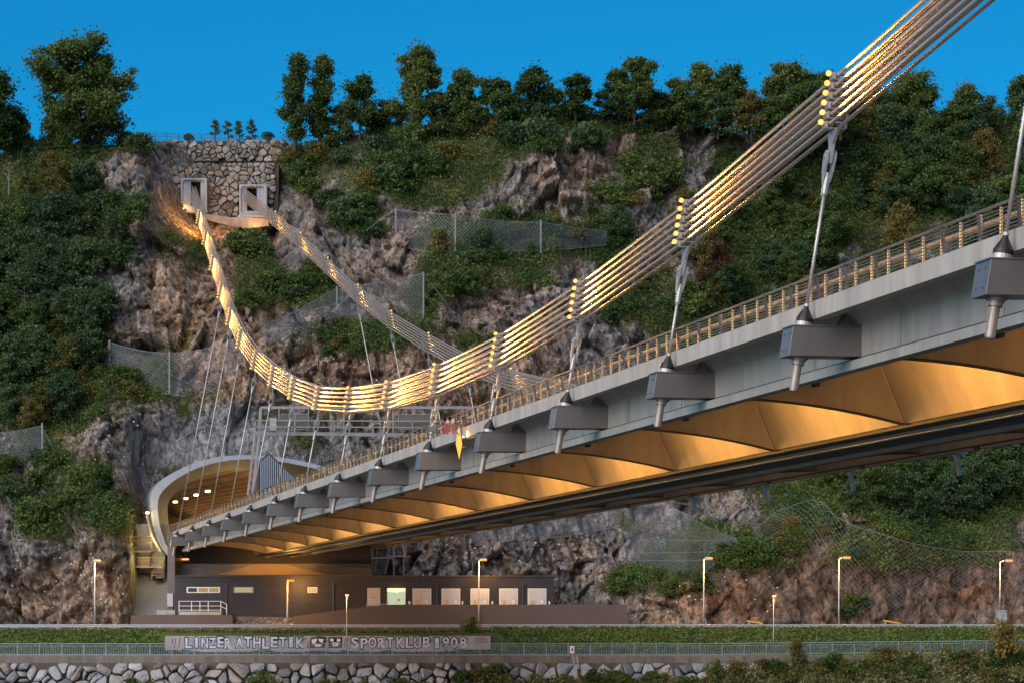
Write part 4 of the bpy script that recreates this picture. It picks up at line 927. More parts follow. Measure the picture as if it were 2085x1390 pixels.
# ---- cable portals
def rrect(cx, cz, w, h, r, n=5):
    pts = []
    for qx, qz, a0 in ((1, 1, 0), (-1, 1, 90), (-1, -1, 180), (1, -1, 270)):
        for k in range(n + 1):
            a = R(a0 + 90 * k / n); pts.append((cx + qx * (w / 2 - r) + r * math.cos(a), cz + qz * (h / 2 - r) + r * math.sin(a)))
    return pts
def ring(mb, A_, B_):
    n = len(A_); b0 = len(mb.v); mb.add(list(A_) + list(B_), [(i, (i + 1) % n, n + (i + 1) % n, n + i) for i in range(n)])
for lab, px0, px1, py0, py1, sgn in (('left square concrete cable portal with rounded frame and warm lit side', 368, 421, 363, 430, -1), ('right square concrete cable portal with rounded frame', 487, 543, 376, 440, 1)):
    Yp = 317.6; x0, x1, z0, z1 = pxw(px0, Yp), pxw(px1, Yp), pz(py1, Yp), pz(py0, Yp); cx, cz = (x0 + x1) / 2, (z0 + z1) / 2; w_, h_ = x1 - x0, z1 - z0
    rt = thing('cable_portal', lab, 'portal', (cx, Yp, z0))
    out = [(x1, z1), (x0, z1), (x0, z0), (x1, z0)]
    O_ = []   # outer square resampled to match ring
    rr_ = rrect(cx, cz, w_ - .35, h_ - .35, .5)
    for x, z in rr_:
        s_ = max(abs(x - cx) / (w_ / 2), abs(z - cz) / (h_ / 2)); O_.append((cx + (x - cx) / s_, cz + (z - cz) / s_))
    mb = MB(); ring(mb, [(x, Yp, z) for x, z in O_], [(x, Yp, z) for x, z in rr_]); ring(mb, [(x, Yp + 4, z) for x, z in O_], [(x, Yp, z) for x, z in O_])
    ri = rrect(cx, cz, w_ - .65, h_ - .65, .42); ring(mb, [(x, Yp, z) for x, z in rr_], [(x, Yp + .22, z) for x, z in ri])
    mb.build('frame', M['portal'], rt)
    # splayed inner faces leading to the dark opening
    oc = cx + sgn * -.05 * w_ if sgn > 0 else cx + .06 * w_; op = rrect(oc, cz + .15, w_ * .36, h_ * .72, .12)
    mb = MB(); ring(mb, [(x, Yp + .22, z) for x, z in ri], [(x, Yp + .48, z) for x, z in op]); mb.build('splayed_reveal', M['portal'], rt)
    mb = MB(); ring(mb, [(x, Yp + .48, z) for x, z in op], [(x, Yp + 14, z) for x, z in op]); mb.add([(x, Yp + 14, z) for x, z in op], [tuple(range(len(op)))]); mb.build('cable_duct', M['edge'], rt)
    mb = MB(); mb.box(x0 - .15, x1 + .15, Yp - .55, Yp + 3, z0 - .30, z0 - .01); mb.build('sill', M['concrete'], rt)
# lit reveal beside the left portal
lamp('portal_light', 'POINT', P(362, 420, 316.6), 420, WARM, None, .15)
lamp('portal_light', 'POINT', P(409, 450, 311), 700, WARM, None, .3)
lamp('portal_light', 'POINT', P(520, 449, 314.8), 130, WARM, None, .2)
# concrete sill band between and below the portals
mb = MB(); 
sx = [pxw(p_, 316.5) for p_ in (400, 430, 470, 500, 548)]; st = [pz(v_, 316.5) for v_ in (432, 438, 443, 444, 446)]; sb = [pz(v_, 316.5) for v_ in (440, 452, 462, 468, 462)]
for i in range(4): mb.hexa([(sx[i], 315.8, sb[i]), (sx[i + 1], 315.8, sb[i + 1]), (sx[i + 1], 321, sb[i + 1]), (sx[i], 321, sb[i]), (sx[i], 316.3, st[i]), (sx[i + 1], 316.3, st[i + 1]), (sx[i + 1], 321, st[i + 1]), (sx[i], 321, st[i])])
tag(mb.build('concrete_footing', simple('stained_footing', (.26, .22, .18), .85, 0, .4, 1.2, True, .4)), 'streaked concrete footing under the stone wall between the portals', 'footing')

# ================================================================ TUNNEL MOUTH
tun = thing('tunnel_portal', 'wide curved concrete road tunnel mouth in the cliff at the end of the deck', 'tunnel', (-24, 273, 9))
def spl(pts, n=90):
    pts = np.array(pts, float); d = np.r_[0, np.cumsum(np.hypot(*np.diff(pts, axis=0).T))]; s_ = np.linspace(0, d[-1], n)
    # catmull-rom
    out = []
    for q in s_:
        i = min(max(np.searchsorted(d, q) - 1, 0), len(pts) - 2); t = (q - d[i]) / (d[i + 1] - d[i])
        p0 = pts[max(i - 1, 0)]; p1 = pts[i]; p2 = pts[i + 1]; p3 = pts[min(i + 2, len(pts) - 1)]
        out.append(.5 * ((2 * p1) + (-p0 + p2) * t + (2 * p0 - 5 * p1 + 4 * p2 - p3) * t * t + (-p0 + 3 * p1 - 3 * p2 + p3) * t ** 3))
    return out
outer = np.array(spl([(338, 1130), (322, 1108), (309, 1075), (303, 1040), (302, 1010), (311, 990), (330, 971), (354, 956), (390, 940), (436, 928), (495, 923), (560, 927), (602, 933), (644, 942), (700, 960), (750, 985), (785, 1015), (800, 1060), (796, 1110)]))
inner = np.array(spl([(350, 1128), (338, 1108), (327, 1075), (322, 1045), (322, 1018), (330, 1000), (350, 981), (372, 967), (400, 953), (445, 940), (500, 934), (560, 938), (600, 944), (640, 953), (694, 970), (740, 992), (772, 1020), (785, 1060), (782, 1110)]))
YT = 270.5
Oo = [P(a_, b_, YT) for a_, b_ in (inner + (outer - inner) * np.array([.78]))]; Ii = [P(a_, b_, YT) for a_, b_ in inner]
dv = Vector((DX, DY, 0))
mb = MB(); mb.strip(Oo, Ii); mb.strip([p + dv * 9 for p in Oo], Oo); mb.strip([p - dv * 0 for p in Ii], [p + dv * .9 for p in Ii]); mb.build('portal_ring', M['portal'], tun, smooth=True)
ctr = P(560, 1060, YT)
Li = [ctr + (p - ctr) * 1.0 + dv * .9 for p in Ii]; Lo = [Vector((ctr.x + (p.x - ctr.x) * .865, p.y, ctr.z + (p.z - ctr.z) * .90)) + dv * 6.5 for p in Ii]
M['liner'] = simple('tunnel_liner', (.36, .34, .27), .7, 0, .15, .5)
mb = MB(); mb.strip(Li, Lo); mb.build('splayed_lining', M['liner'], tun, smooth=True)
m, nt, b, ob, pos = newmat('tunnel_planks')
wv_ = nt.nodes.new('ShaderNodeTexWave'); wv_.bands_direction = 'Z'; wv_.inputs['Scale'].default_value = 1.15; nt.links.new(mapping(nt, pos, (0, 0, 1)), wv_.inputs[0]); wv_.inputs['Distortion'].default_value = 0
c = mixc(nt, .8, ramp(nt, noise(nt, mapping(nt, pos, (.5, .5, 4)), .8, 6), [(.3, (.17, .10, .045)), (.7, (.34, .21, .10))]), ramp(nt, wv_.outputs['Color'], [(.1, (.25, .25, .25)), (.35, (1, 1, 1))]), 'MULTIPLY')
nt.links.new(c, b.inputs['Base Color']); b.inputs['Roughness'].default_value = .6; M['planks'] = m
mb = MB(); Lf = [p + dv * 70 + Vector((-10, 0, 0)) for p in Lo]; mb.strip(Lo, Lf); mb.add(Lf, [tuple(range(len(Lf)))]); mb.build('tunnel_lining', M['planks'], tun)
for i in range(7):
    a_ = 291 + i * 8.5; p = Bw(6.2 - i * .35, a_, 15.2)
    mb = MB(); mb.bbox(6.1 - i * .35, 6.55 - i * .35, a_ - .5, a_ + .5, 14.92, 15.08); mb.build('tunnel_lamp', M['tube_light'], tun)
    lamp('tunnel_light', 'AREA', p - Vector((0, 0, .35)), 900, (1, .62, .26), tun, sx=1.2, sy=.5, aim=p - Vector((-3, 0, 8)), spread=R(180))
for i in range(3):
    lamp('tunnel_light', 'POINT', Bw(16, 296 + i * 14, 14.2), 900, (1, .62, .26), tun, size=.4)
lamp('tunnel_light', 'POINT', Bw(9, 286, 13.5), 260, (1, .66, .30), tun, size=.6)
# corrugated wedge screen between the carriageways, standing at the tunnel mouth
wd = thing('noise_screen', 'blue grey corrugated wedge shaped screen standing in the middle of the tunnel mouth', 'screen', P(560, 1040, 268))
mb = MB(); q = [(530, 952), (548, 925), (592, 966), (640, 1010), (640, 1060), (530, 1060)]
n_ = 26
for i in range(n_):
    xa = 530 + 110 * i / n_; xb = 530 + 110 * (i + .5) / n_
    def top(x): return float(np.interp(x, [530, 548, 592, 640], [940, 925, 966, 1010]))
    ya = 268.0 + (xa - 530) * .012
    mb.hexa([P(xa, 1070, ya - .12), P(xb, 1070, ya - .12), P(xb, 1070, ya + .1), P(xa, 1070, ya + .1), P(xa, top(xa), ya - .12), P(xb, top(xb), ya - .12), P(xb, top(xb), ya + .1), P(xa, top(xa), ya + .1)])
M['corr'] = simple('corrugated_steel', (.30, .34, .41), .4, .5, .1, 2); mb.build('corrugation', M['corr'], wd)
mb = MB(); mb.add([P(528, 1070, 268.3), P(642, 1070, 268.9), P(642, 1006, 268.9), P(592, 962, 268.7), P(548, 921, 268.5), P(528, 936, 268.3)], [tuple(range(6))]); mb.add([P(516, 1070, 269), P(528, 1070, 268.1), P(528, 936, 268.1), P(522, 960, 269)], [(0, 1, 2, 3)]); mb.build('groove_shade_sheet', M['edge'], wd)  # dark sheet stands in for the shade in the grooves
# ---- overhead sign gantry on the deck
YG = 246.0
ga = thing('sign_gantry', 'grey steel sign gantry spanning the deck in front of the tunnel', 'gantry', P(515, 1060, YG))
def barp(mb, a_, b_, r_, Y=YG, Yb=None): mb.bar(P(a_[0], a_[1], Y), P(b_[0], b_[1], Y if Yb is None else Yb), r_, r_)
mb = MB(); barp(mb, (528, 883), (513, 1020), .14); barp(mb, (519, 883), (503, 1020), .10); 
for k in range(7): y_ = 895 + k * 18; barp(mb, (521.5 - (y_ - 883) * .115, y_), (523 - (y_ + 12 - 883) * .109, y_ + 12), .04)
mb.build('leg', M['gantry'], ga)
mb = MB(); barp(mb, (519, 881), (985, 881 + 6), .17); mb.build('main_beam', M['gantry'], ga)
mb = MB(); barp(mb, (531, 829), (985, 829), .13); barp(mb, (531, 829), (528, 881), .14)
for x in (568, 598, 628, 700, 800): barp(mb, (x, 829), (x, 881), .06)
mb.build('upper_frame', M['gantry'], ga)
mb = MB()
for y_ in (855, 868): barp(mb, (520, y_), (985, y_ + 2), .05, YG - .9)
for x in (520, 600, 680, 760, 840, 920): barp(mb, (x, 855), (x, 881), .05, YG - .9)
mb.build('walkway_rail', M['gantry'], ga)
M['signback'] = simple('sign_back', (.13, .11, .10), .5, .3)
for x0_, x1_, y0_, y1_, mt in ((549, 563, 851, 875, 'galv'), (573, 600, 843, 873, 'signback'), (603, 628, 843, 873, 'signback'), (812, 876, 844, 872, 'signback')):
    mb = MB(); a_, b_ = P(x0_, y1_, YG - .35), P(x1_, y0_, YG - .2); mb.box(a_.x, b_.x, YG - .38, YG - .2, a_.z, b_.z); o = mb.build('sign_panel', M[mt], ga, bevel=.02)
    mb = MB(); 
    for (xa, xb, za, zb) in ((a_.x - .06, a_.x, a_.z - .06, b_.z + .06), (b_.x, b_.x + .06, a_.z - .06, b_.z + .06)): mb.box(xa, xb, YG - .42, YG - .18, za, zb)
    mb.box(a_.x, b_.x, YG - .42, YG - .18, b_.z, b_.z + .06); mb.box(a_.x, b_.x, YG - .42, YG - .18, a_.z - .06, a_.z); mb.build('sign_frame', M['gantry'], o)

# ================================================================ ABUTMENT AND BUILDINGS
def facade_mat(name, c, w_, h_, mort=.012):
    m, nt, b, ob, pos = newmat(name); mp = nt.nodes.new('ShaderNodeMapping'); mp.inputs['Rotation'].default_value = (R(90), 0, 0)
    sep = nt.nodes.new('ShaderNodeSeparateXYZ'); cmb = nt.nodes.new('ShaderNodeCombineXYZ'); nt.links.new(pos, sep.inputs[0]); nt.links.new(sep.outputs[0], cmb.inputs[0]); nt.links.new(sep.outputs[2], cmb.inputs[1])
    br = nt.nodes.new('ShaderNodeTexBrick'); nt.links.new(cmb.outputs[0], br.inputs['Vector']); br.inputs['Scale'].default_value = 1.0; br.inputs['Brick Width'].default_value = w_; br.inputs['Row Height'].default_value = h_
    br.inputs['Mortar Size'].default_value = mort; br.inputs['Color1'].default_value = (*c, 1); br.inputs['Color2'].default_value = (*[x * .86 for x in c], 1); br.inputs['Mortar'].default_value = (*[x * .35 for x in c], 1); br.offset = 0
    col = mixc(nt, .5, br.outputs[0], ramp(nt, noise(nt, mapping(nt, pos, (1, 1, .3)), .5, 6), [(.3, (.75, .75, .75)), (.7, (1.2, 1.2, 1.2))]), 'MULTIPLY')
    nt.links.new(col, b.inputs['Base Color']); b.inputs['Roughness'].default_value = .42; b.inputs['Metallic'].default_value = .35; return m
M['clad'] = facade_mat('dark_cladding', (.052, .045, .050), 2.3, .55)
M['clad2'] = facade_mat('board_concrete', (.155, .14, .13), 4.0, .30, .006)
M['brown'] = simple('brown_steel_wall', (.13, .092, .078), .5, .25, .06, .3)
ab = thing('abutment', 'dark clad bridge abutment block under the tunnel mouth end of the deck', 'abutment', P(550, 1170, 266))
def fbox(mb, px0, px1, py0, py1, Y0, Y1):
    a_ = P(px0, py1, Y0); b_ = P(px1, py0, Y0); mb.box(a_.x, b_.x, Y0, Y1, a_.z, b_.z); return mb
fbox(MB(), 356, 755, 1112, 1146, 268.5, 276).build('upper_cladding', M['clad'], ab)
fbox(MB(), 352, 757, 1146.5, 1172, 265.5, 276).build('concrete_band', M['clad2'], ab)
fbox(MB(), 341, 356, 1082, 1250, 262.5, 276).build('corner_pier', M['clad2'], ab)
fbox(MB(), 352, 765, 1085, 1111.7, 270.8, 276).build('bearing_wall', M['clad'], ab)
# arched pale apron under the keel: low triangular relief, warm light put into its tan colour
mb = MB(); mb.add([P(440, 1169.5, 265.1), P(672, 1169.5, 265.1), P(585, 1149, 265.1), P(548, 1147, 265.1), P(510, 1150, 265.1), P(440, 1169.5, 265.45), P(672, 1169.5, 265.45), P(585, 1149, 265.45), P(548, 1147, 265.45), P(510, 1150, 265.45)],
    [(0, 1, 2, 3, 4), (0, 4, 9, 5), (4, 3, 8, 9), (3, 2, 7, 8), (2, 1, 6, 7), (1, 0, 5, 6)]); mb.build('tapered_apron', simple('warm_lit_panel', (.32, .215, .13), .5, .1, .2, .5), ab)
lamp('apron_fill', 'AREA', P(550, 1140, 262.5), 90, WARM, None, sx=8, sy=.3, aim=P(550, 1160, 265.3), spread=R(160))  # added light without a fixture, warms the apron
mb = fbox(MB(), 368, 384, 1136, 1139, 268.3, 268.45); mb.build('wall_lamp', emis('soft_orange_lamp', (1, .4, .15), 1.5), ab)
YB = 257.5; pxB = F / YB
bd = thing('operations_building', 'long low building with dark metal cladding and white louvre doors beside the road', 'building', P(740, 1260, YB))
fbox(MB(), 356, 1128, 1173, 1290, YB, 267.5).build('wall', M['clad'], bd)
fbox(MB(), 352, 1131, 1170.5, 1173, YB - .15, 267.6).build('roof', M['edge'], bd)
def wbox(px0, px1, py0, py1, dy0, dy1, mat_, name, parent): return fbox(MB(), px0, px1, py0, py1, YB - dy0, YB - dy1).build(name, M[mat_] if isinstance(mat_, str) else mat_, parent)
glassy = simple('window_glass_dark', (.05, .045, .04), .1, 0, .1); litg = emis('lit_green_window', (.75, .70, .34), .38); litw = emis('lit_warm_window', (.9, .62, .3), .28); litdoor = emis('lit_door_glass', (.62, .72, .50), .55)
for x0_, x1_, panes in ((380, 448, ((383, 401, 'glassy'), (404, 423, 'litw'), (426, 445, 'litw'))), (476, 516, ((479, 513, 'litg'),)), (626, 646, ((628, 644, 'litn'),))):
    w_ = wbox(x0_, x1_, 1194, 1206, .06, -.02, 'white' if x0_ != 476 else 'galv', 'window', bd)
    for a_, b_, t_ in panes: wbox(a_, b_, 1196, 1204, .075, .055, {'glassy': glassy, 'litw': litw, 'litg': litg, 'litn': M['galv']}[t_], 'pane', w_)
M['louvre'] = simple('louvre_paint', (.48, .47, .48), .5, .1, .05)
for i, x in enumerate((461, 679, 890, 1065)):
    mb = MB(); p0 = P(x, 1187, YB - .12); p1 = P(x, 1256 if i < 2 else 1231, YB - .12); mb.tube([p0, p1], .07, 8); a_ = P(x, 1189, YB - .12); mb.box(a_.x - .14, a_.x + .14, YB - .26, YB, a_.z - .12, a_.z + .1); mb.build('downpipe', M['edge'], bd)
def louvre_door(x0_, x1_, y0_, y1_, single=False, signs=True):
    d_ = wbox(x0_, x1_, y0_, y1_, .05, -.02, 'white', 'door', bd)
    xs = ((x0_ + 1.5, x1_ - 1.5),) if single else ((x0_ + 1.5, (x0_ + x1_) / 2 - .6), ((x0_ + x1_) / 2 + .6, x1_ - 1.5))
    for xa, xb in xs:
        mb = MB(); n_ = 9; h_ = (y1_ - y0_ - 2) / n_
        for k in range(n_):
            a_ = P(xa, y0_ + 1 + k * h_ + h_ * .75, YB - .05); b_ = P(xb, y0_ + 1 + k * h_, YB - .05)
            mb.hexa([(a_.x, YB - .10, a_.z), (b_.x, YB - .10, a_.z), (b_.x, YB - .052, a_.z), (a_.x, YB - .052, a_.z), (a_.x, YB - .065, b_.z), (b_.x, YB - .065, b_.z), (b_.x, YB - .052, b_.z), (a_.x, YB - .052, b_.z)])
        mb.build('louvres', M['louvre'], d_)
    if signs:
        for (sx_, c_) in ((x0_ + 6.5, 'yel'), (x1_ - 12.5, 'white')):
            o = wbox(sx_, sx_ + 6.5, 1221, 1228, .125, .11, c_, 'notice', d_)
M['yel'] = simple('yellow_notice', (.75, .36, .03), .5, 0, .08)
louvre_door(748, 774, 1196, 1232, True, False); wbox(758, 763, 1212, 1216, .125, .11, 'yel', 'notice', bd)
gd = wbox(788, 826, 1196, 1232, .05, -.02, 'white', 'door', bd)
wbox(790, 806.5, 1205, 1231, .06, .045, litdoor, 'glass', gd); wbox(808, 824.5, 1205, 1231, .06, .045, litdoor, 'glass', gd)
wbox(789, 825, 1197, 1203, .06, .045, emis('lit_transom', (.9, 1.0, .45), .9), 'transom', gd); wbox(810, 815, 1218, 1223, .075, .062, 'yel', 'notice', gd)
lamp('door_light', 'POINT', P(807, 1201, YB - .6), 12, (.9, 1, .5), None, .1)
for x in (840, 899, 958, 1016.5, 1074.5): louvre_door(x, x + 38, 1197, 1232)
for x in (831, 940, 1001, 1117): wbox(x, x + 3 + (x == 831) * 2, 1223, 1229, .1, -.02, 'white', 'junction_box', bd)
# retaining walls in front
def prism_px(poly, Y0, Y1, mat_, name, lab, cat):
    mb = MB(); n = len(poly); f0 = [P(a_, b_, Y0) for a_, b_ in poly]; dz = 0
    f1 = [Vector((p.x, Y1, p.z)) for p in f0]
    mb.add(f0 + f1, [tuple(range(n)), tuple(range(2 * n - 1, n - 1, -1))] + [(i, n + i, n + (i + 1) % n, (i + 1) % n) for i in range(n)])
    return tag(mb.build(name, mat_), lab, cat)
prism_px([(264, 1290), (264 + 3, 1252), (345, 1250.5), (472, 1250.5), (475, 1290)], 254.9, 257.3, M['brown'], 'retaining_wall', 'short brown steel retaining wall at the foot of the stairs', 'retaining wall')
rw_ = prism_px([(597, 1290), (597, 1254), (700, 1240), (790, 1230), (1200, 1229.5), (1276, 1230), (1283, 1290)], 254.9, 256.6, M['brown'], 'retaining_wall', 'long brown steel retaining wall in front of the white louvre doors', 'retaining wall')
# gravel slope between the walls
tag(MB().add([P(474, 1290, 255.2), P(598, 1290, 255.2), P(598, 1256, 257.4), P(474, 1253, 257.4)], [(0, 1, 2, 3)]).build('gravel_slope', M['gravel']), kind='structure')
mb = MB(); rg = random.Random(9)
for p, poly in voronoi_stones(pxw(475, 256), pxw(597, 256), pz(1286, 256), pz(1256, 256), .34, .24, rg, .015): stone_mesh(mb, poly, lambda x, z: 255.1 + (z - pz(1290, 256)) * 1.2, .10, rg, 0)
tag(mb.build('cobble_slope', M['stone'], tint=True), 'slope of pale round cobbles between the two brown walls', 'cobbles', kind='stuff')
tag(MB().add([P(266, 1262, 265), P(345, 1262, 262), P(345, 1165, 272), P(276, 1165, 272)], [(0, 1, 2, 3)]).build('gravel_ramp', M['gravel']), kind='structure')
# terrace with railing
tr = thing('terrace', 'small concrete terrace with white pipe railing in front of the left windows', 'terrace', P(410, 1250, 256.5))
fbox(MB(), 364, 450, 1244, 1252, 255.6, 257.4).build('slab', M['concrete'], tr)
mb = MB(); 
for x in (364.5, 390, 407, 424, 449.5): mb.bar(P(x, 1244, 255.8), P(x, 1223, 255.8), .035, .035)
for y_ in (1223, 1232.5, 1241): mb.bar(P(364.5, y_, 255.8), P(449.5, y_, 255.8), .028, .028)
for y0_, y1_ in ((1223, 1229), (1233, 1239)): mb.bar(P(449.5, y0_, 255.8), P(461.5, y1_, 255.8), .028, .028)
mb.bar(P(461.5, 1229, 255.8), P(461.5, 1250, 255.8), .035, .035); mb.build('pipe_railing', M['white'], tr)
cb_ = thing('switch_cabinet', 'tall white switch cabinet at the left corner of the dark building', 'cabinet', P(346, 1242, 259))
fbox(MB(), 340.5, 352.5, 1207, 1234, 258.6, 259.6).build('cabinet_door', M['galv'], cb_, bevel=.02); fbox(MB(), 341, 352, 1234.3, 1242, 258.7, 259.6).build('cabinet_base', M['brown'], cb_)
fbox(MB(), 319.5, 364, 1241, 1250, 258.2, 259.9).build('concrete_pad', M['concrete'], cb_)
# small fence by the glass doors
sf = thing('low_fence', 'short low bar fence in front of the single louvre door', 'fence', P(768, 1232, 256.9))
mb = MB()
for k in range(17): x = 746.5 + k * 2.6; mb.bar(P(x, 1236, 256.9), P(x, 1228.5, 256.9), .018, .018)
mb.bar(P(746.5, 1228.5, 256.9), P(788.5, 1228.5, 256.9), .03, .03); mb.build('bars', M['galv'], sf)
# ---- staircases: steel flights on both sides of the abutment
def stair_tower(lab, flights, landings, Y, mat_, posts, dark=False):
    rt = thing('steel_staircase', lab, 'staircase', P(flights[0][0], flights[0][1], Y))
    for (x0_, y0_, x1_, y1_) in flights:      # bottom-left .. top-right
        mb = MB(); n_ = max(4, int(abs(y1_ - y0_) / 4.2))
        for k in range(n_):
            t = (k + .5) / n_; xa = x0_ + (x1_ - x0_) * t; y_ = y0_ + (y1_ - y0_) * t
            a_ = P(xa - 11, y_ + .9, Y + k * .12); b_ = P(xa + 11, y_ - .4, Y + k * .12); mb.box(a_.x, b_.x, a_.y, a_.y + .28, a_.z, b_.z)
        f_ = mb.build('flight', mat_, rt)
        mb = MB()
        for s_ in (-11.5, 11.5):
            mb.bar(P(x0_ + s_, y0_, Y), P(x1_ + s_, y1_, Y + n_ * .12), .04, .14)
            mb.bar(P(x0_ + s_, y0_ - 18, Y), P(x1_ + s_, y1_ - 18, Y + n_ * .12), .03, .03)
            for k in range(6):
                t = k / 5; p_ = P(x0_ + s_ + (x1_ - x0_) * t, y0_ + (y1_ - y0_) * t, Y + n_ * .12 * t); mb.bar(p_, p_ + Vector((0, 0, .9)), .018, .018)
        mb.build('stringers', mat_, f_)
    for (x0_, x1_, y_) in landings:
        a_, b_ = P(x0_, y_, Y), P(x1_, y_, Y); mb = MB(); mb.box(a_.x, b_.x, Y - .3, Y + 1.6, a_.z - .14, a_.z); l_ = mb.build('landing', mat_, rt)
        mb = MB(); n_ = max(4, int((x1_ - x0_) / 4.5))
        for k in range(n_ + 1): x = a_.x + (b_.x - a_.x) * k / n_; mb.bar((x, Y - .25, a_.z), (x, Y - .25, a_.z + .92), .014, .014)
        mb.bar((a_.x, Y - .25, a_.z + .94), (b_.x, Y - .25, a_.z + .94), .028, .028); mb.build('landing_railing', mat_, l_)
    mb = MB()
    for x, y0_, y1_ in posts: mb.bar(P(x, y0_, Y + .8), P(x, y1_, Y + .8), .07, .07)
    mb.build('posts', mat_, rt)
    return rt
stair_tower('warmly lit steel staircase zigzagging up between cliff and tunnel mouth', [(322, 1172, 318, 1140), (292, 1152, 296, 1126), (273, 1120, 274, 1092)], [(262, 310, 1090), (266, 308, 1121), (272, 332, 1152), (318, 334, 1173)], 270.0, M['rail'], [(264, 1180, 1070), (309, 1180, 1070), (334, 1180, 1130)])
stair_tower('dark blue steel staircase right of the abutment beneath the deck', [(772, 1168, 781, 1134)], [(786, 826, 1130), (756, 800, 1134)], 268.0, M['corr'], [(758, 1170, 1108), (802, 1170, 1108), (822, 1170, 1112)])
ww = thing('stair_wall', 'pale concrete wall lit yellow behind the left staircase', 'wall', P(300, 1180, 273))
fbox(MB(), 268, 336, 1066, 1182, 272.6, 275).build('wall', M['concrete'], ww)
lamp('stair_light', 'POINT', P(306, 1100, 268.5), 120, (1, .74, .25), None, .25); lamp('stair_light', 'POINT', P(322, 1140, 268.2), 80, (1, .74, .25), None, .25); lamp('stair_light', 'POINT', P(285, 1140, 268.2), 70, (1, .74, .25), None, .25)
sl = thing('wall_lamp', 'small bright lamp on the cliff at the left side of the tunnel ring', 'lamp', P(300, 1043, 269))
mb = MB(); p = P(300, 1043, 269); mb.tube([p + Vector((0, 1.5, 0)), p], .04, 6); mb.build('bracket_arm', M['galv'], sl); mb = MB(); mb.tube([p + Vector((-.16, 0, 0)), p + Vector((.16, 0, 0))], .10, 8); mb.build('lamp_lens', M['tube_light'], sl)
lamp('lamp_light', 'POINT', P(297, 1050, 269.6), 70, (1, .70, .2), sl, .1)
# yellow lit handrail tube following the ring down
mb = MB(); mb.tube([P(a_, b_, 269.3) for a_, b_ in ((300, 1048), (303, 1068), (309, 1088), (318, 1106), (327, 1122))], .13, 8); tag(mb.build('guide_rail', M['liner']), 'curved pale tube lit yellow running down beside the tunnel ring', 'tube')

# ================================================================ ROADSIDE, PROMENADE, RIVERBANK
def line_rail(px0, py0, px1, py1, Y0, Y1): return P(px0, py0, Y0), P(px1, py1, Y1)
gr = thing('guardrail', 'long galvanised crash barrier along the riverside edge of the road', 'guardrail', (0, 246.4, RZ))
yg = 246.6; xa, xb = -62, 62
def gz_(x): return RZ + .62
def sec_rail(mb, x0_, x1_, yc, zc):
    pr = [(0, -.155), (.05, -.13), (.05, -.05), (0, -.02), (0, .02), (.05, .05), (.05, .13), (0, .155)]
    n = len(pr); mb.add([(x0_, yc - d_, zc + h_) for d_, h_ in pr] + [(x1_, yc - d_, zc + h_) for d_, h_ in pr], [(i, i + 1, n + i + 1, n + i) for i in range(n - 1)])
mb = MB(); sec_rail(mb, xa, xb, yg, gz_(0) - .05); mb.build('beam', M['galv'], gr)
k = 0; x = xa
while x < xb:
    mb = MB(); mb.box(x - .05, x + .05, yg - .06, yg + .10, gz_(x) - .2, gz_(x) + .02); mb.box(x - .03, x + .03, yg + .0, yg + .08, RZ - .3, gz_(x) - .2); mb.build('post', M['galv'], gr); x += 1.99
rail = thing('promenade_railing', 'grey bar railing along the riverside promenade above the boulders', 'railing', (0, 231.2, PZ))
yr = 231.15; mb = MB(); x = -58.0; i = 0
def rz_top(x):      # the right end climbs slightly
    return PZ + 1.08 + max(0, x - 16) * .010
xs_post = np.arange(-56.9, 58, 2.0)
for x in xs_post:
    o = MB().box(x - .035, x + .035, yr - .05, yr + .03, PZ - .42 + max(0, x - 16) * .01, rz_top(x)).build('post', M['corr'], rail)
    mb = MB(); mb.tube([(x, yr - .14, PZ - .33 + max(0, x - 16) * .01), (x, yr, PZ - .33 + max(0, x - 16) * .01)], .07, 8); mb.build('anchor', M['galv'], o)
mb = MB(); n_ = 29
for s0, s1 in ((-58, 16), (16, 58)):
    for h_, r_ in ((0, .035), (-.20, .022), (-1.0, .035)): mb.bar((s0, yr, rz_top(s0) + h_), (s1, yr, rz_top(s1) + h_), r_, r_)
x = -57.9
while x < 58: mb.bar((x, yr, rz_top(x) - 1.0), (x, yr, rz_top(x) - .20), .0135, .0135); x += .155
mb.build('bars', M['corr'], rail)
# parapet face under the railing: part of the promenade; right part rises with the railing
mb = MB(); mb.prism([(230.9, -3.5), (230.9, PZ - .12), (231.4, PZ - .02), (231.4, -3.5)], XL, XR, lambda w, a, z: Vector((a, w, z))); tag(mb.build('parapet', M['weathered']), 'weathered concrete edge beam of the promenade', 'parapet')
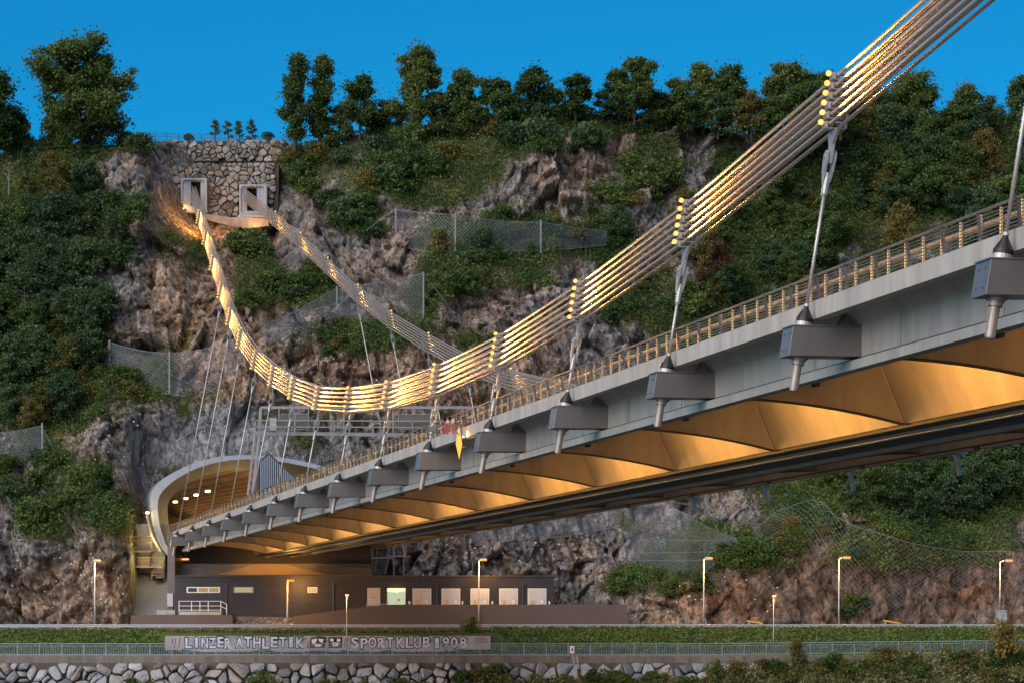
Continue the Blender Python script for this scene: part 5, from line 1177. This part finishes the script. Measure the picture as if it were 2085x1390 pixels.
# ---- graffiti wall
gw = thing('graffiti_wall', 'low concrete wall with silver and black graffiti lettering on the promenade', 'wall', P(668, 1320, 240))
YW = 240.0
M['wallpaint'] = simple('pale_painted_concrete', (.40, .34, .33), .8, 0, .2, .6, True)
fbox(MB(), 336, 999, 1293.5, 1326, YW, YW + .35).build('wall_panel', M['wallpaint'], gw)
silver = simple('silver_spray', (.66, .66, .74), .5, .1, .12, 3); black = simple('black_spray', (.015, .015, .02), .6)
def text(body, px0, px1, py0, py1, Y, mat_, name, parent, off=0., shear=0., ext=.004):
    cu = bpy.data.curves.new(name, 'FONT'); cu.body = body; cu.offset = off; cu.extrude = ext; cu.shear = shear; cu.align_x = 'LEFT'
    o = bpy.data.objects.new(name, cu); COL.objects.link(o); dg = bpy.context.evaluated_depsgraph_get(); me_ = bpy.data.meshes.new_from_object(o.evaluated_get(dg)); bpy.data.objects.remove(o); bpy.data.curves.remove(cu)
    v = np.zeros(len(me_.vertices) * 3); me_.vertices.foreach_get('co', v); v = v.reshape(-1, 3); mn, mx = v.min(0), v.max(0)
    a_, b_ = P(px0, py1, Y), P(px1, py0, Y); off_ = parent_loc(parent)
    X_ = a_.x + (v[:, 0] - mn[0]) / (mx[0] - mn[0]) * (b_.x - a_.x); Z_ = a_.z + (v[:, 1] - mn[1]) / (mx[1] - mn[1]) * (b_.z - a_.z); Y_ = Y - v[:, 2]
    v2 = np.stack([X_ - off_.x, Y_ - off_.y, Z_ - off_.z], 1); me_.vertices.foreach_set('co', v2.ravel()); me_.materials.clear(); me_.materials.append(mat_); me_.update()
    o = bpy.data.objects.new(name, me_); COL.objects.link(o); o.parent = parent; return o
rg = random.Random(12)
for word, a_, b_ in (('LiNZER', 376, 473), ('ATHLETiK', 478, 620), ('SPORT', 714, 803), ('KLUB', 806, 877), ('1908', 881, 952)):
    wl = (b_ - a_) / len(word)
    for k, ch in enumerate(word):
        p0_ = a_ + k * wl - rg.uniform(-.5, 1.5); p1_ = a_ + (k + 1) * wl + rg.uniform(-.5, 1.5); dy = rg.uniform(-1.8, 1.8); narrow = 3 if ch in 'i1' else 0
        text(ch, p0_ + narrow, p1_ - narrow, 1294.6 + dy, 1320.0 + dy, YW - .004, black, 'graffiti_outline', gw, off=.10, ext=.002)
        text(ch, p0_ + 2.0 + narrow, p1_ - 2.0 - narrow, 1296.8 + dy, 1317.8 + dy, YW - .009, silver, 'graffiti_letter', gw, off=.022, ext=.002)
MB().add([P(372, 1321, YW - .002), P(622, 1320, YW - .002), P(622, 1295, YW - .002), P(374, 1296, YW - .002)], [(0, 1, 2, 3)]).add([P(708, 1320, YW - .002), P(957, 1321, YW - .002), P(955, 1296, YW - .002), P(709, 1295, YW - .002)], [(0, 1, 2, 3)]).build('silver_underpaint', simple('silver_undercoat', (.34, .33, .36), .6, .1, .3, 1.5), gw)
# emblem block in the middle and scribbles at both ends
mb = MB(); mb.add([P(629, 1318, YW - .008), P(662, 1318, YW - .008), P(664, 1296, YW - .008), P(650, 1293.8, YW - .008), P(632, 1298, YW - .008)], [(0, 1, 2, 3, 4)]); mb.build('graffiti_emblem', black, gw)
for poly in ([(634, 1301), (646, 1298), (644, 1306), (636, 1312)], [(648, 1299), (659, 1300), (657, 1308), (650, 1305)], [(640, 1310), (656, 1311), (652, 1316), (642, 1316)]):
    mb = MB(); mb.add([P(a_, b_, YW - .012) for a_, b_ in poly], [tuple(range(len(poly)))]); mb.build('graffiti_emblem_patch', M['white'], gw)
mb = MB(); mb.add([P(669, 1318, YW - .008), P(697, 1318, YW - .008), P(697, 1296, YW - .008), P(669, 1296, YW - .008)], [(0, 1, 2, 3)]); mb.build('graffiti_panel', black, gw)
for poly in ([(672, 1299), (679, 1299), (679, 1305), (672, 1305)], [(686, 1299), (693, 1299), (693, 1305), (686, 1305)], [(675, 1307), (691, 1307), (688, 1315), (678, 1315)]):
    mb = MB(); mb.add([P(a_, b_, YW - .012) for a_, b_ in poly], [tuple(range(len(poly)))]); mb.build('graffiti_panel_patch', M['white'], gw)
mb = MB()
for j in range(5):
    pts = [P(966 + i * 2.0 + rg.uniform(-.8, .8), 1298 + j * 2.7 + rg.uniform(-1.2, 1.2), YW - .006) for i in range(14)]
    for p, q in zip(pts, pts[1:]): mb.bar(p, q, .006, .014)
for x in (352, 358, 367, 704, 708): 
    p = P(x, 1298, YW - .006); q = P(x - 3, 1318, YW - .006); mb.bar(p, q, .005, .03)
for j in range(70):
    x = rg.uniform(376, 950); y = rg.uniform(1296, 1318); p = P(x, y, YW - .014); ang = rg.uniform(0, 6.28)
    for k in range(5):
        ang += rg.uniform(-.9, .9); q_ = p + Vector((math.cos(ang) * .13, 0, math.sin(ang) * .13)); q_.z = min(max(q_.z, pz(1320, YW)), pz(1295, YW)); mb.bar(p, q_, .003, .016); p = q_
mb.build('graffiti_scribble', black, gw)
mb = fbox(MB(), 625, 630.5, 1307, 1319, 238.6, 238.9); 
hb = thing('red_bin', 'small red box on the promenade in front of the graffiti', 'box', P(627.5, 1330, 238.7)); mb.build('body', M['red'], hb); fbox(MB(), 627, 628.5, 1319.3, 1334, 238.7, 238.8).build('stand', M['galv'], hb); fbox(MB(), 624.6, 631, 1306, 1306.8, 238.55, 238.95).build('lid', M['red'], hb)
# ---- riprap boulders, each its own object
rg = random.Random(21)
def bankY(x, z): return 230.4 - (-3.45 - z) * .75
mb = MB(); mb.add([(XL, 230.9, -3.40), (XR, 230.9, -3.40), (XR, bankY(0, -8.4), -8.4), (XL, bankY(0, -8.4), -8.4)], [(0, 1, 2, 3)]); tag(mb.build('river_bank', M['soil']), kind='structure')
cells = [(p, poly) for p, poly in voronoi_stones(-48, 48, -6.1, -3.42, 1.12, .66, rg, .045, 1.25)]
cells = [c_ for c_ in cells if (HY - c_[0][1] / 228 * F) < 1402 and not (CX + c_[0][0] / 228 * F > 1700 and c_[0][1] < -4.3) and not (CX + c_[0][0] / 228 * F > 1150 and c_[0][1] < -5.4)][:300]
for p, poly in cells:
    mb = MB(); stone_mesh(mb, poly, bankY, rg.uniform(.30, .75), rg, 0); cx_ = Vector((p[0], bankY(*p), p[1]))
    o = mb.build('boulder', M['boulder']); o.data.transform(Matrix.Translation(-cx_)); o.location = cx_
    tag(o, 'angular grey boulder in the riverbank riprap below the promenade', 'boulder', 'boulders of the riverbank riprap')
# ---- river bank bushes in front
zones2 = [(540, 1392, 40, 8, 1), (700, 1388, 60, 10, 1), (300, 1394, 50, 5, 1), (980, 1385, 60, 12, 4), (1150, 1391, 120, 8, 9), (1350, 1393, 120, 8, 9), (1580, 1378, 110, 22, 14), (1760, 1368, 130, 30, 18), (1960, 1360, 130, 40, 22), (2050, 1330, 45, 40, 5), (840, 1396, 60, 6, 3)]
def bank_pt(px, py):
    z_ = max(-8.2, min(-3.3, (HY - (py + 14)) / F * 227)); y_ = bankY(0, z_) - .7; return ((px - CX) / F * y_, y_, z_)
for cx, cy, rx, ry, n in zones2:
    for j in range(n):
        q = rr.random() * 6.283; rad = math.sqrt(rr.random()); px = cx + math.cos(q) * rad * rx; py = cy + math.sin(q) * rad * ry; c_ = rr.choice('googgo'); s_ = rr.uniform(.36, .68)
        place_shrub(SV[rr.choice([k_ for k_ in SV if k_[0] == c_])], bank_pt(px, py), rr.random() * 6.28, (s_ * 1.1, s_ * 1.1, s_), 'shrub', 'wild bush growing over the boulders on the near riverbank', 'shrub', 'bushes on the near riverbank')
rgb = np.random.default_rng(77); pts_ = []
for cx, cy, rx, ry, n in zones2:
    for j in range(n * 9):
        q = rr.random() * 6.283; rad = math.sqrt(rr.random()); p_ = np.array(bank_pt(cx + math.cos(q) * rad * rx, cy + 2 + math.sin(q) * rad * ry)); pts_.append(p_ + blob_points(46, .5, .4, .45 + .45 * rr.random(), rgb, .1) + np.array([0, -.45, .45]))
pts_ = np.concatenate(pts_); v, f = leaf_quads(pts_, .13, .1, rgb, 2.6)
tag(link('bank_brush', np_mesh('bank_brush', v, f, M['grassy'], False, {'tint': ('FACE', np.clip(fbm(pts_[:, 0] * .5, pts_[:, 2] * .5, 9, 3) * 1.0 + .3 * (rgb.random(len(pts_)) - .3), 0, 1))})), 'tangle of wild grasses and stems along the near riverbank', 'undergrowth', kind='stuff')
for px, py, s_, c_, lab in ((958, 1290, .62, 'g', 'small conical bush at the top edge of the graffiti wall'), (2050, 1352, 1.25, 'o', 'tall yellow green bush at the lower right corner'), (1455, 1378, .6, 'g', 'upright green bush right of the ladder'), (1625, 1352, .75, 'o', 'tall wispy bush in front of the railing')):
    y_ = 229 if py > 1300 else 243
    place_shrub(SV[c_ + '1'], P(px, py, y_) - Vector((0, 0, .3)), 1, (s_ * .8, s_ * .8, s_ * 1.2), 'shrub', lab, 'shrub')
# ---- number sign and ladder
sg = thing('number_sign', 'white sign board with a red number 4 on the promenade railing', 'sign', P(1165, 1332, 231))
fbox(MB(), 1160.5, 1169.5, 1313.5, 1329, 230.95, 230.98).build('board', M['white'], sg); text('4', 1162.4, 1167.6, 1315.5, 1326, 230.945, M['red'], 'numeral', sg, off=.02)
ld = thing('ladder', 'narrow steel ladder hanging down to the boulders below the number sign', 'ladder', P(1171, 1362, 229.5))
mb = MB()
for dx_ in (0, 8.5): mb.bar(P(1166 + dx_, 1333, 229.9), P(1170 + dx_, 1361, 229.0), .025, .025)
mb.build('rails', M['galv'], ld); mb = MB()
for k in range(6): mb.bar(P(1166.7 + k * .65, 1338 + k * 4.4, 229.8 - .15 * k), P(1175 + k * .65, 1338 + k * 4.4, 229.8 - .15 * k), .018, .018)
mb.build('rungs', M['galv'], ld)
# ---- street lamps
def street_lamp(px, head, base, Y, arm, lab, big=True, e=900):
    b_ = P(px, base, Y); t_ = P(px, head, Y); rt = thing('street_lamp', lab, 'street lamp', b_, 'street lamps' if big else 'promenade lamps')
    r_ = .085 if big else .05
    MB().tube([b_, b_ + (t_ - b_) * .35, b_ + (t_ - b_) * .36, t_], [r_, r_, r_ * .8, r_ * .6], 10).build('pole', M['galv'], rt, smooth=True)
    if big:
        q = t_ + Vector((arm, -.25, .12)); MB().tube([t_ - Vector((0, 0, .05)), t_ + Vector((arm * .5, -.1, .09)), q], [.045, .04, .035], 8).build('arm', M['galv'], rt)
        s_ = 1 if arm >= 0 else -1
        hd = MB().hexa([(q.x - .1 * s_ - .2, q.y - .15, q.z - .03), (q.x + .55, q.y - .15, q.z - .03), (q.x + .55, q.y + .15, q.z - .03), (q.x - .3, q.y + .15, q.z - .03), (q.x - .2, q.y - .1, q.z + .08), (q.x + .45, q.y - .1, q.z + .08), (q.x + .45, q.y + .1, q.z + .08), (q.x - .2, q.y + .1, q.z + .08)]).build('lamp_head', M['galv'], rt)
        MB().box(q.x - .18, q.x + .5, q.y - .13, q.y + .13, q.z - .16, q.z - .032).build('lamp_lens', M['lens2'], hd); lp = q + Vector((.15, -.1, -.35))
    else:
        hd = MB().box(t_.x - .12, t_.x + .20, t_.y - .12, t_.y + .12, t_.z, t_.z + .08).build('lamp_head', M['galv'], rt)
        MB().box(t_.x - .10, t_.x + .18, t_.y - .1, t_.y + .1, t_.z - .1, t_.z - .003).build('lamp_lens', M['lens2'], hd); lp = t_ + Vector((.05, -.2, -.25))
    lamp('lamp_light', 'POINT', lp, e, (1, .50, .14), rt, .12); return rt
street_lamp(193, 1142, 1282, 252.6, .15, 'tall orange street lamp in front of the left rock wall', e=600)
street_lamp(585, 1182, 1282, 252.6, .2, 'tall orange street lamp in front of the dark building', e=600)
street_lamp(975, 1140, 1282, 254.6, .3, 'tall orange street lamp before the louvre doors', e=600)
street_lamp(1433, 1137, 1280, 252.6, .35, 'tall orange street lamp left of the brown roadside cliff', e=750)
street_lamp(1708, 1136, 1280, 252.6, .6, 'tall orange street lamp in the middle of the right cliff', e=750)
street_lamp(2036, 1142, 1245, 252.6, .7, 'tall orange street lamp above the painted cabinet at far right', e=700)
street_lamp(706, 1211, 1326, 238.5, 0, 'short promenade lamp in front of the graffiti wall', False, 130)
street_lamp(1575, 1213, 1322, 238.5, 0, 'short promenade lamp on the right grass bank', False, 130)
# ---- painted cabinet at the right
kb = thing('painted_cabinet', 'grey electricity cabinet covered in small colourful graffiti beside the right lamp', 'cabinet', P(2038, 1300, 244))
a_, b_ = P(2032, 1283, 243.6), P(2050, 1243, 243.6); MB().box(a_.x, b_.x, 243.6, 244.9, a_.z, b_.z).build('body', M['galv'], kb, bevel=.02)
MB().box(a_.x - .05, b_.x + .05, 243.54, 244.95, b_.z + .003, b_.z + .09).build('lid', M['concrete'], kb); MB().box(a_.x + .06, b_.x - .06, 243.7, 244.8, a_.z - .35, a_.z - .003).build('plinth', M['edge'], kb)
cols = [(.02, .02, .02), (.6, .45, .02), (.05, .4, .1), (.5, .05, .04), (.04, .2, .5), (.02, .02, .02), (.7, .7, .65)]; rg = random.Random(4)
for i, c_ in enumerate(cols):
    mt = simple('spray_%d' % i, c_, .6); mb = MB()
    for k in range(7):
        cx_ = rg.uniform(2036, 2047.5); cy_ = rg.uniform(1267, 1280); pts = [(cx_ + rg.uniform(-1.6, 1.6), cy_ + rg.uniform(-1.8, 1.8)) for _ in range(4)]
        ang = sorted(pts, key=lambda q_: math.atan2(q_[1] - cy_, q_[0] - cx_)); mb.add([P(x_, y_, 243.59 - i * .002) for x_, y_ in ang], [(0, 1, 2, 3)])
    mb.build('sprayed_patch', mt, kb)
mb = MB(); pc = P(2043, 1252, 243.585)
for k in range(12): a0_, a1_ = R(30 * k), R(30 * k + 30); mb.bar(pc + Vector((math.cos(a0_) * .1, 0, math.sin(a0_) * .1)), pc + Vector((math.cos(a1_) * .1, 0, math.sin(a1_) * .1)), .012, .012)
mb.build('sprayed_ring', black, kb)
# ---- yellow barrier gates at the cliff foot
for i, (x0_, y0_, x1_, y1_) in enumerate(((1521, 1263, 1553, 1268), (1799, 1262, 1833, 1268))):
    bt = thing('barrier_arm', ['yellow lowered barrier arm left, at the foot of the cliff', 'yellow lowered barrier arm right of the middle street lamp'][i], 'barrier', P(x0_, 1280, 256))
    MB().bar(P(x0_, y0_, 256), P(x1_, y1_, 256), .04, .06).build('arm', simple('yellow_paint_%d' % i, (.7, .38, .02), .5), bt); MB().bar(P(x0_ + 4, y0_ + 1, 256.1), P(x0_ + 4, 1282, 256.1), .06, .06).build('stand', M['galv'], bt)
# ---- lit diamond marker hanging from the deck edge
dm = thing('diamond_signal', 'glowing orange diamond shaped river signal hanging on the near deck edge', 'signal', Bw(-.9, A(4.5), 8.9))
YD = P(0, 0, 0); pd_ = Bw(-1.0, A(4.44), 0); Yd = pd_.y
def D(px, py, dy=0): return P(px, py, Yd + dy)
mb = MB(); f4 = [D(934, 866), D(941, 903), D(935, 934), D(928, 903)]; k4 = [p + Vector((0, .12, 0)) for p in f4]; mb.add(f4 + k4, [(0, 1, 2, 3), (7, 6, 5, 4)] + [(i, 4 + i, 4 + (i + 1) % 4, (i + 1) % 4) for i in range(4)]); mb.build('lit_diamond', M['diamond'], dm)
mb = MB(); mb.bar(D(880, 866), D(940, 866), .035, .035); mb.bar(D(920, 866), D(935, 885), .03, .03); mb.bar(D(940, 866), D(940, 890), .04, .04); mb.bar(D(940, 866), D(946, 858, .9), .03, .03); mb.bar(D(940, 889), D(952, 887, 1.4), .03, .03); mb.bar(D(940, 910), D(952, 908, 1.4), .025, .025); mb.build('bracket_frame', M['rail'], dm)
mb = MB(); a_, b_ = D(872, 878), D(888, 867); mb.box(a_.x, b_.x, Yd - .05, Yd + .1, a_.z, b_.z); mb.build('counter_plate', M['rail'], dm)
lamp('diamond_light', 'POINT', D(948, 885, .35), 16, (1, .55, .2), dm, .1); lamp('diamond_light', 'POINT', D(944, 915, .3), 14, (1, .6, .2), dm, .1)
# ---- red and white beacons on the deck
for i, (x_, y_) in enumerate(((906, 853), (911, 858), (916, 852), (922, 856), (944, 852))):
    p = P(x_, y_ + 2, Bw(2, A(4.6), 0).y); bc = thing('road_beacon', ['leftmost', 'second', 'middle', 'fourth', 'rightmost'][i] + ' red and white road work beacon behind the deck railing', 'beacon', p - Vector((0, 0, .55)), 'beacons on the deck')
    MB().box(p.x - .08, p.x + .08, p.y, p.y + .05, p.z - .02, p.z + .16).build('board', emis('red_board_glow_%d' % i, (.8, .03, .06), .06) if i % 2 == 0 else M['louvre'], bc); MB().box(p.x - .04, p.x + .04, p.y + .01, p.y + .04, p.z - .6, p.z - .1).build('stand', M['red'], bc)  # faint emission on the red boards draws their glints

# ================================================================ ROCKFALL NETS
M['netpost'] = simple('net_post_steel', (.22, .22, .22), .5, .4)
def net(lab, top, bot, posts, Yf, cell=.42, r=.013, sag=0, wires=(), lines=True):
    """top/bot: lists of photo points (px,py) of equal meaning left->right, Yf(px) depth"""
    rt = thing('rockfall_net', lab, 'net', P(top[0][0], top[0][1], Yf(top[0][0])))
    tx = [p[0] for p in top]; ty = [p[1] for p in top]; bx = [p[0] for p in bot]; by = [p[1] for p in bot]
    wpx = tx[-1] - tx[0]; Ym = Yf((tx[0] + tx[-1]) / 2); nX = max(4, int(wpx / F * Ym / cell)); Hm = (max(by) - min(ty)) / F * Ym; nZ = max(4, int(Hm / (cell * .62)))
    def q(u, v):
        px = tx[0] + wpx * u; bpx = bx[0] + (bx[-1] - bx[0]) * u; t_ = np.interp(px, tx, ty); b_ = np.interp(bpx, bx, by)
        pxx = px * (1 - v) + bpx * v; return P(pxx, t_ * (1 - v) + b_ * v, Yf(pxx) - sag * math.sin(math.pi * v))
    mb = MB(); g_ = [[q((i + .5 * (j % 2) + random.uniform(-.12, .12)) / nX, j / nZ) for i in range(nX + 1)] for j in range(nZ + 1)]
    def wire(p, q_, rr_):
        d = (q_ - p); s_ = Vector((-d.z, 0, d.x)); s_ = s_.normalized() * rr_ if s_.length > 1e-6 else Vector((rr_, 0, 0)); y_ = Vector((0, rr_, 0))
        mb.add([p - s_, p + y_, p + s_, q_ - s_, q_ + y_, q_ + s_], [(0, 1, 4, 3), (1, 2, 5, 4), (2, 0, 3, 5)])
    for j in range(nZ):
        for i in range(nX + 1):
            wire(g_[j][i], g_[j + 1][i], r); k = i + (1 if j % 2 else -1)
            if 0 <= k <= nX: wire(g_[j][i], g_[j + 1][k], r)
    mb.build('mesh', M['wire'], rt)
    mb = MB()
    for v in ((0, 1) if lines else (0,)):
        pts = [q(u / 24, v) for u in range(25)]; mb.tube(pts, .034 if lines else .022, 5)
    mb.build('edge_rope', M['wire'], rt)
    for (x_, y0_, y1_) in posts:
        Yp_ = Yf(x_) - .1; MB().bar(P(x_, y0_ - 2, Yp_), P(x_, y1_ + 4, Yp_), .09, .09).build('post', M['netpost'], rt)
    if wires:
        mb = MB()
        for a_, b_, da, db in wires: mb.tube([P(*a_, Yf(a_[0]) + da), P(*b_, Yf(b_[0]) + db)], .028, 5)
        mb.build('stay_ropes', M['wire'], rt)
    return rt
def yat(*pp):   # depth function in front of the terrain
    xs = [p[0] for p in pp]; ys = [Tp(*p).y - 1.2 for p in pp]; return lambda x: float(np.interp(x, xs, ys))
net('upper rockfall net on posts across the upper slope', [(803, 426), (860, 434), (927, 438), (1000, 449), (1060, 453), (1100, 452), (1170, 464), (1232, 470)], [(806, 500), (860, 512), (927, 515), (1000, 510), (1100, 512), (1170, 506), (1232, 500)], [(806, 425, 470), (927, 436, 508), (1101, 450, 512)], yat((806, 480), (927, 500), (1101, 500), (1230, 500)), wires=(((803, 427), (745, 470), 0, 1),))
net('middle rockfall net beside the far cable with a tall right post', [(535, 664), (600, 636), (680, 590), (760, 577), (800, 572), (862, 556)], [(540, 700), (620, 690), (690, 668), (760, 655), (862, 650)], [(686, 585, 628), (862, 556, 646)], yat((540, 690), (690, 640), (862, 640)), wires=(((862, 558), (925, 640), 0, 1), ((862, 600), (905, 645), 0, 1), ((862, 560), (905, 610), 0, 1)))
net('left rockfall net above the tunnel with a single middle post', [(220, 696), (260, 708), (300, 716), (345, 719), (400, 715), (440, 704), (478, 690)], [(212, 740), (260, 770), (300, 795), (345, 803), (400, 808), (440, 790), (478, 760)], [(223, 694, 730), (345, 718, 798)], yat((220, 740), (345, 790), (478, 760)), wires=(((345, 722), (440, 803), 0, 0), ((345, 760), (435, 806), 0, 0), ((345, 722), (292, 790), 0, 0)))
net('lower left rockfall net with one post above the left rock wall', [(-20, 882), (20, 879), (50, 874), (86, 866)], [(-20, 955), (20, 948), (50, 935), (88, 922)], [(86, 862, 926)], yat((0, 930), (86, 920)), cell=.36, r=.017, wires=(((86, 872), (145, 975), 0, 0), ((86, 868), (137, 975), 0, 0), ((88, 895), (140, 978), 0, 0)))
net('large drooping net curtain below the deck left of the brown cliff', [(1268, 1010), (1330, 1016), (1385, 1040), (1440, 1072), (1500, 1095)], [(1278, 1150), (1330, 1168), (1385, 1176), (1430, 1170), (1495, 1110)], [], yat((1270, 1150), (1400, 1165), (1500, 1120)), cell=.36, r=.014, wires=(((1284, 1098), (1480, 1100), 0, 0), ((1284, 1125), (1480, 1122), 0, 0), ((1284, 1140), (1460, 1140), 0, 0), ((1350, 1018), (1565, 1056), 0, 0), ((1390, 1022), (1565, 1052), 0, 0)))
net('dark net stretched over the rocks behind the far socket tubes', [(850, 1085), (950, 1075), (1050, 1062), (1150, 1048), (1262, 1018)], [(850, 1116), (950, 1112), (1050, 1098), (1150, 1092), (1262, 1070)], [(1045, 1060, 1094)], yat((850, 1110), (1050, 1090), (1262, 1060)), cell=.40, r=.014)
net('fine drape net hanging over the ivy mound and right roadside cliff', [(1535, 1078), (1580, 1040), (1625, 1024), (1668, 1012), (1700, 1050), (1745, 1072), (1800, 1088), (1850, 1104), (1900, 1113), (1960, 1122), (2010, 1122), (2045, 1118), (2100, 1134)], [(1535, 1120), (1580, 1130), (1625, 1180), (1668, 1240), (1745, 1250), (1850, 1250), (2100, 1250)], [], yat((1560, 1100), (1625, 1080), (1668, 1100), (1745, 1130), (1850, 1160), (1950, 1160), (2085, 1160)), cell=.60, r=.006, lines=False)
# rock anchors: pale plates bolted to the rock
M['plate'] = simple('anchor_plate', (.72, .73, .75), .4, .2, .05)
pl = MB(); pl.box(-.09, .09, -.03, .03, -.09, .09); pl.tube([(0, -.12, 0), (0, 0, 0)], .035, 6); pm = None
rg = random.Random(8); k = 0
for cx, cy, rx, ry, n, lab, grp in ((130, 1190, 130, 80, 55, 'white rock anchor plate on the left roadside rock wall', 'rock anchors on the left wall'), (1020, 1140, 190, 60, 40, 'white rock anchor plate on the dark rock behind the building', 'rock anchors behind the building'), (1500, 1210, 130, 45, 26, 'white rock anchor plate on the brown roadside cliff', 'rock anchors on the brown cliff'),
                       (240, 900, 60, 90, 16, 'white rock anchor plate on the grey rock left of the tunnel', 'rock anchors left of the tunnel'), (700, 770, 130, 45, 30, 'white rock anchor plate on the brown rock behind the cables', 'rock anchors behind the cables'), (500, 875, 120, 30, 10, 'white rock anchor plate on the grey face above the tunnel', 'rock anchors above the tunnel')):
    for j in range(n):
        q = rg.random() * 6.283; rad = math.sqrt(rg.random()); p = Tp(cx + math.cos(q) * rad * rx, cy + math.sin(q) * rad * ry)
        if pm is None: o = pl.build('rock_anchor', M['plate']); pm = o
        else: o = pm.copy(); COL.objects.link(o)
        s_ = rg.uniform(.45, .85); o.scale = (s_, 1, s_); o.location = p - Vector((0, .06, 0)); o.rotation_euler = (R(rg.uniform(-15, 15)), R(rg.uniform(0, 90)), 0); tag(o, lab, 'rock anchor', grp)
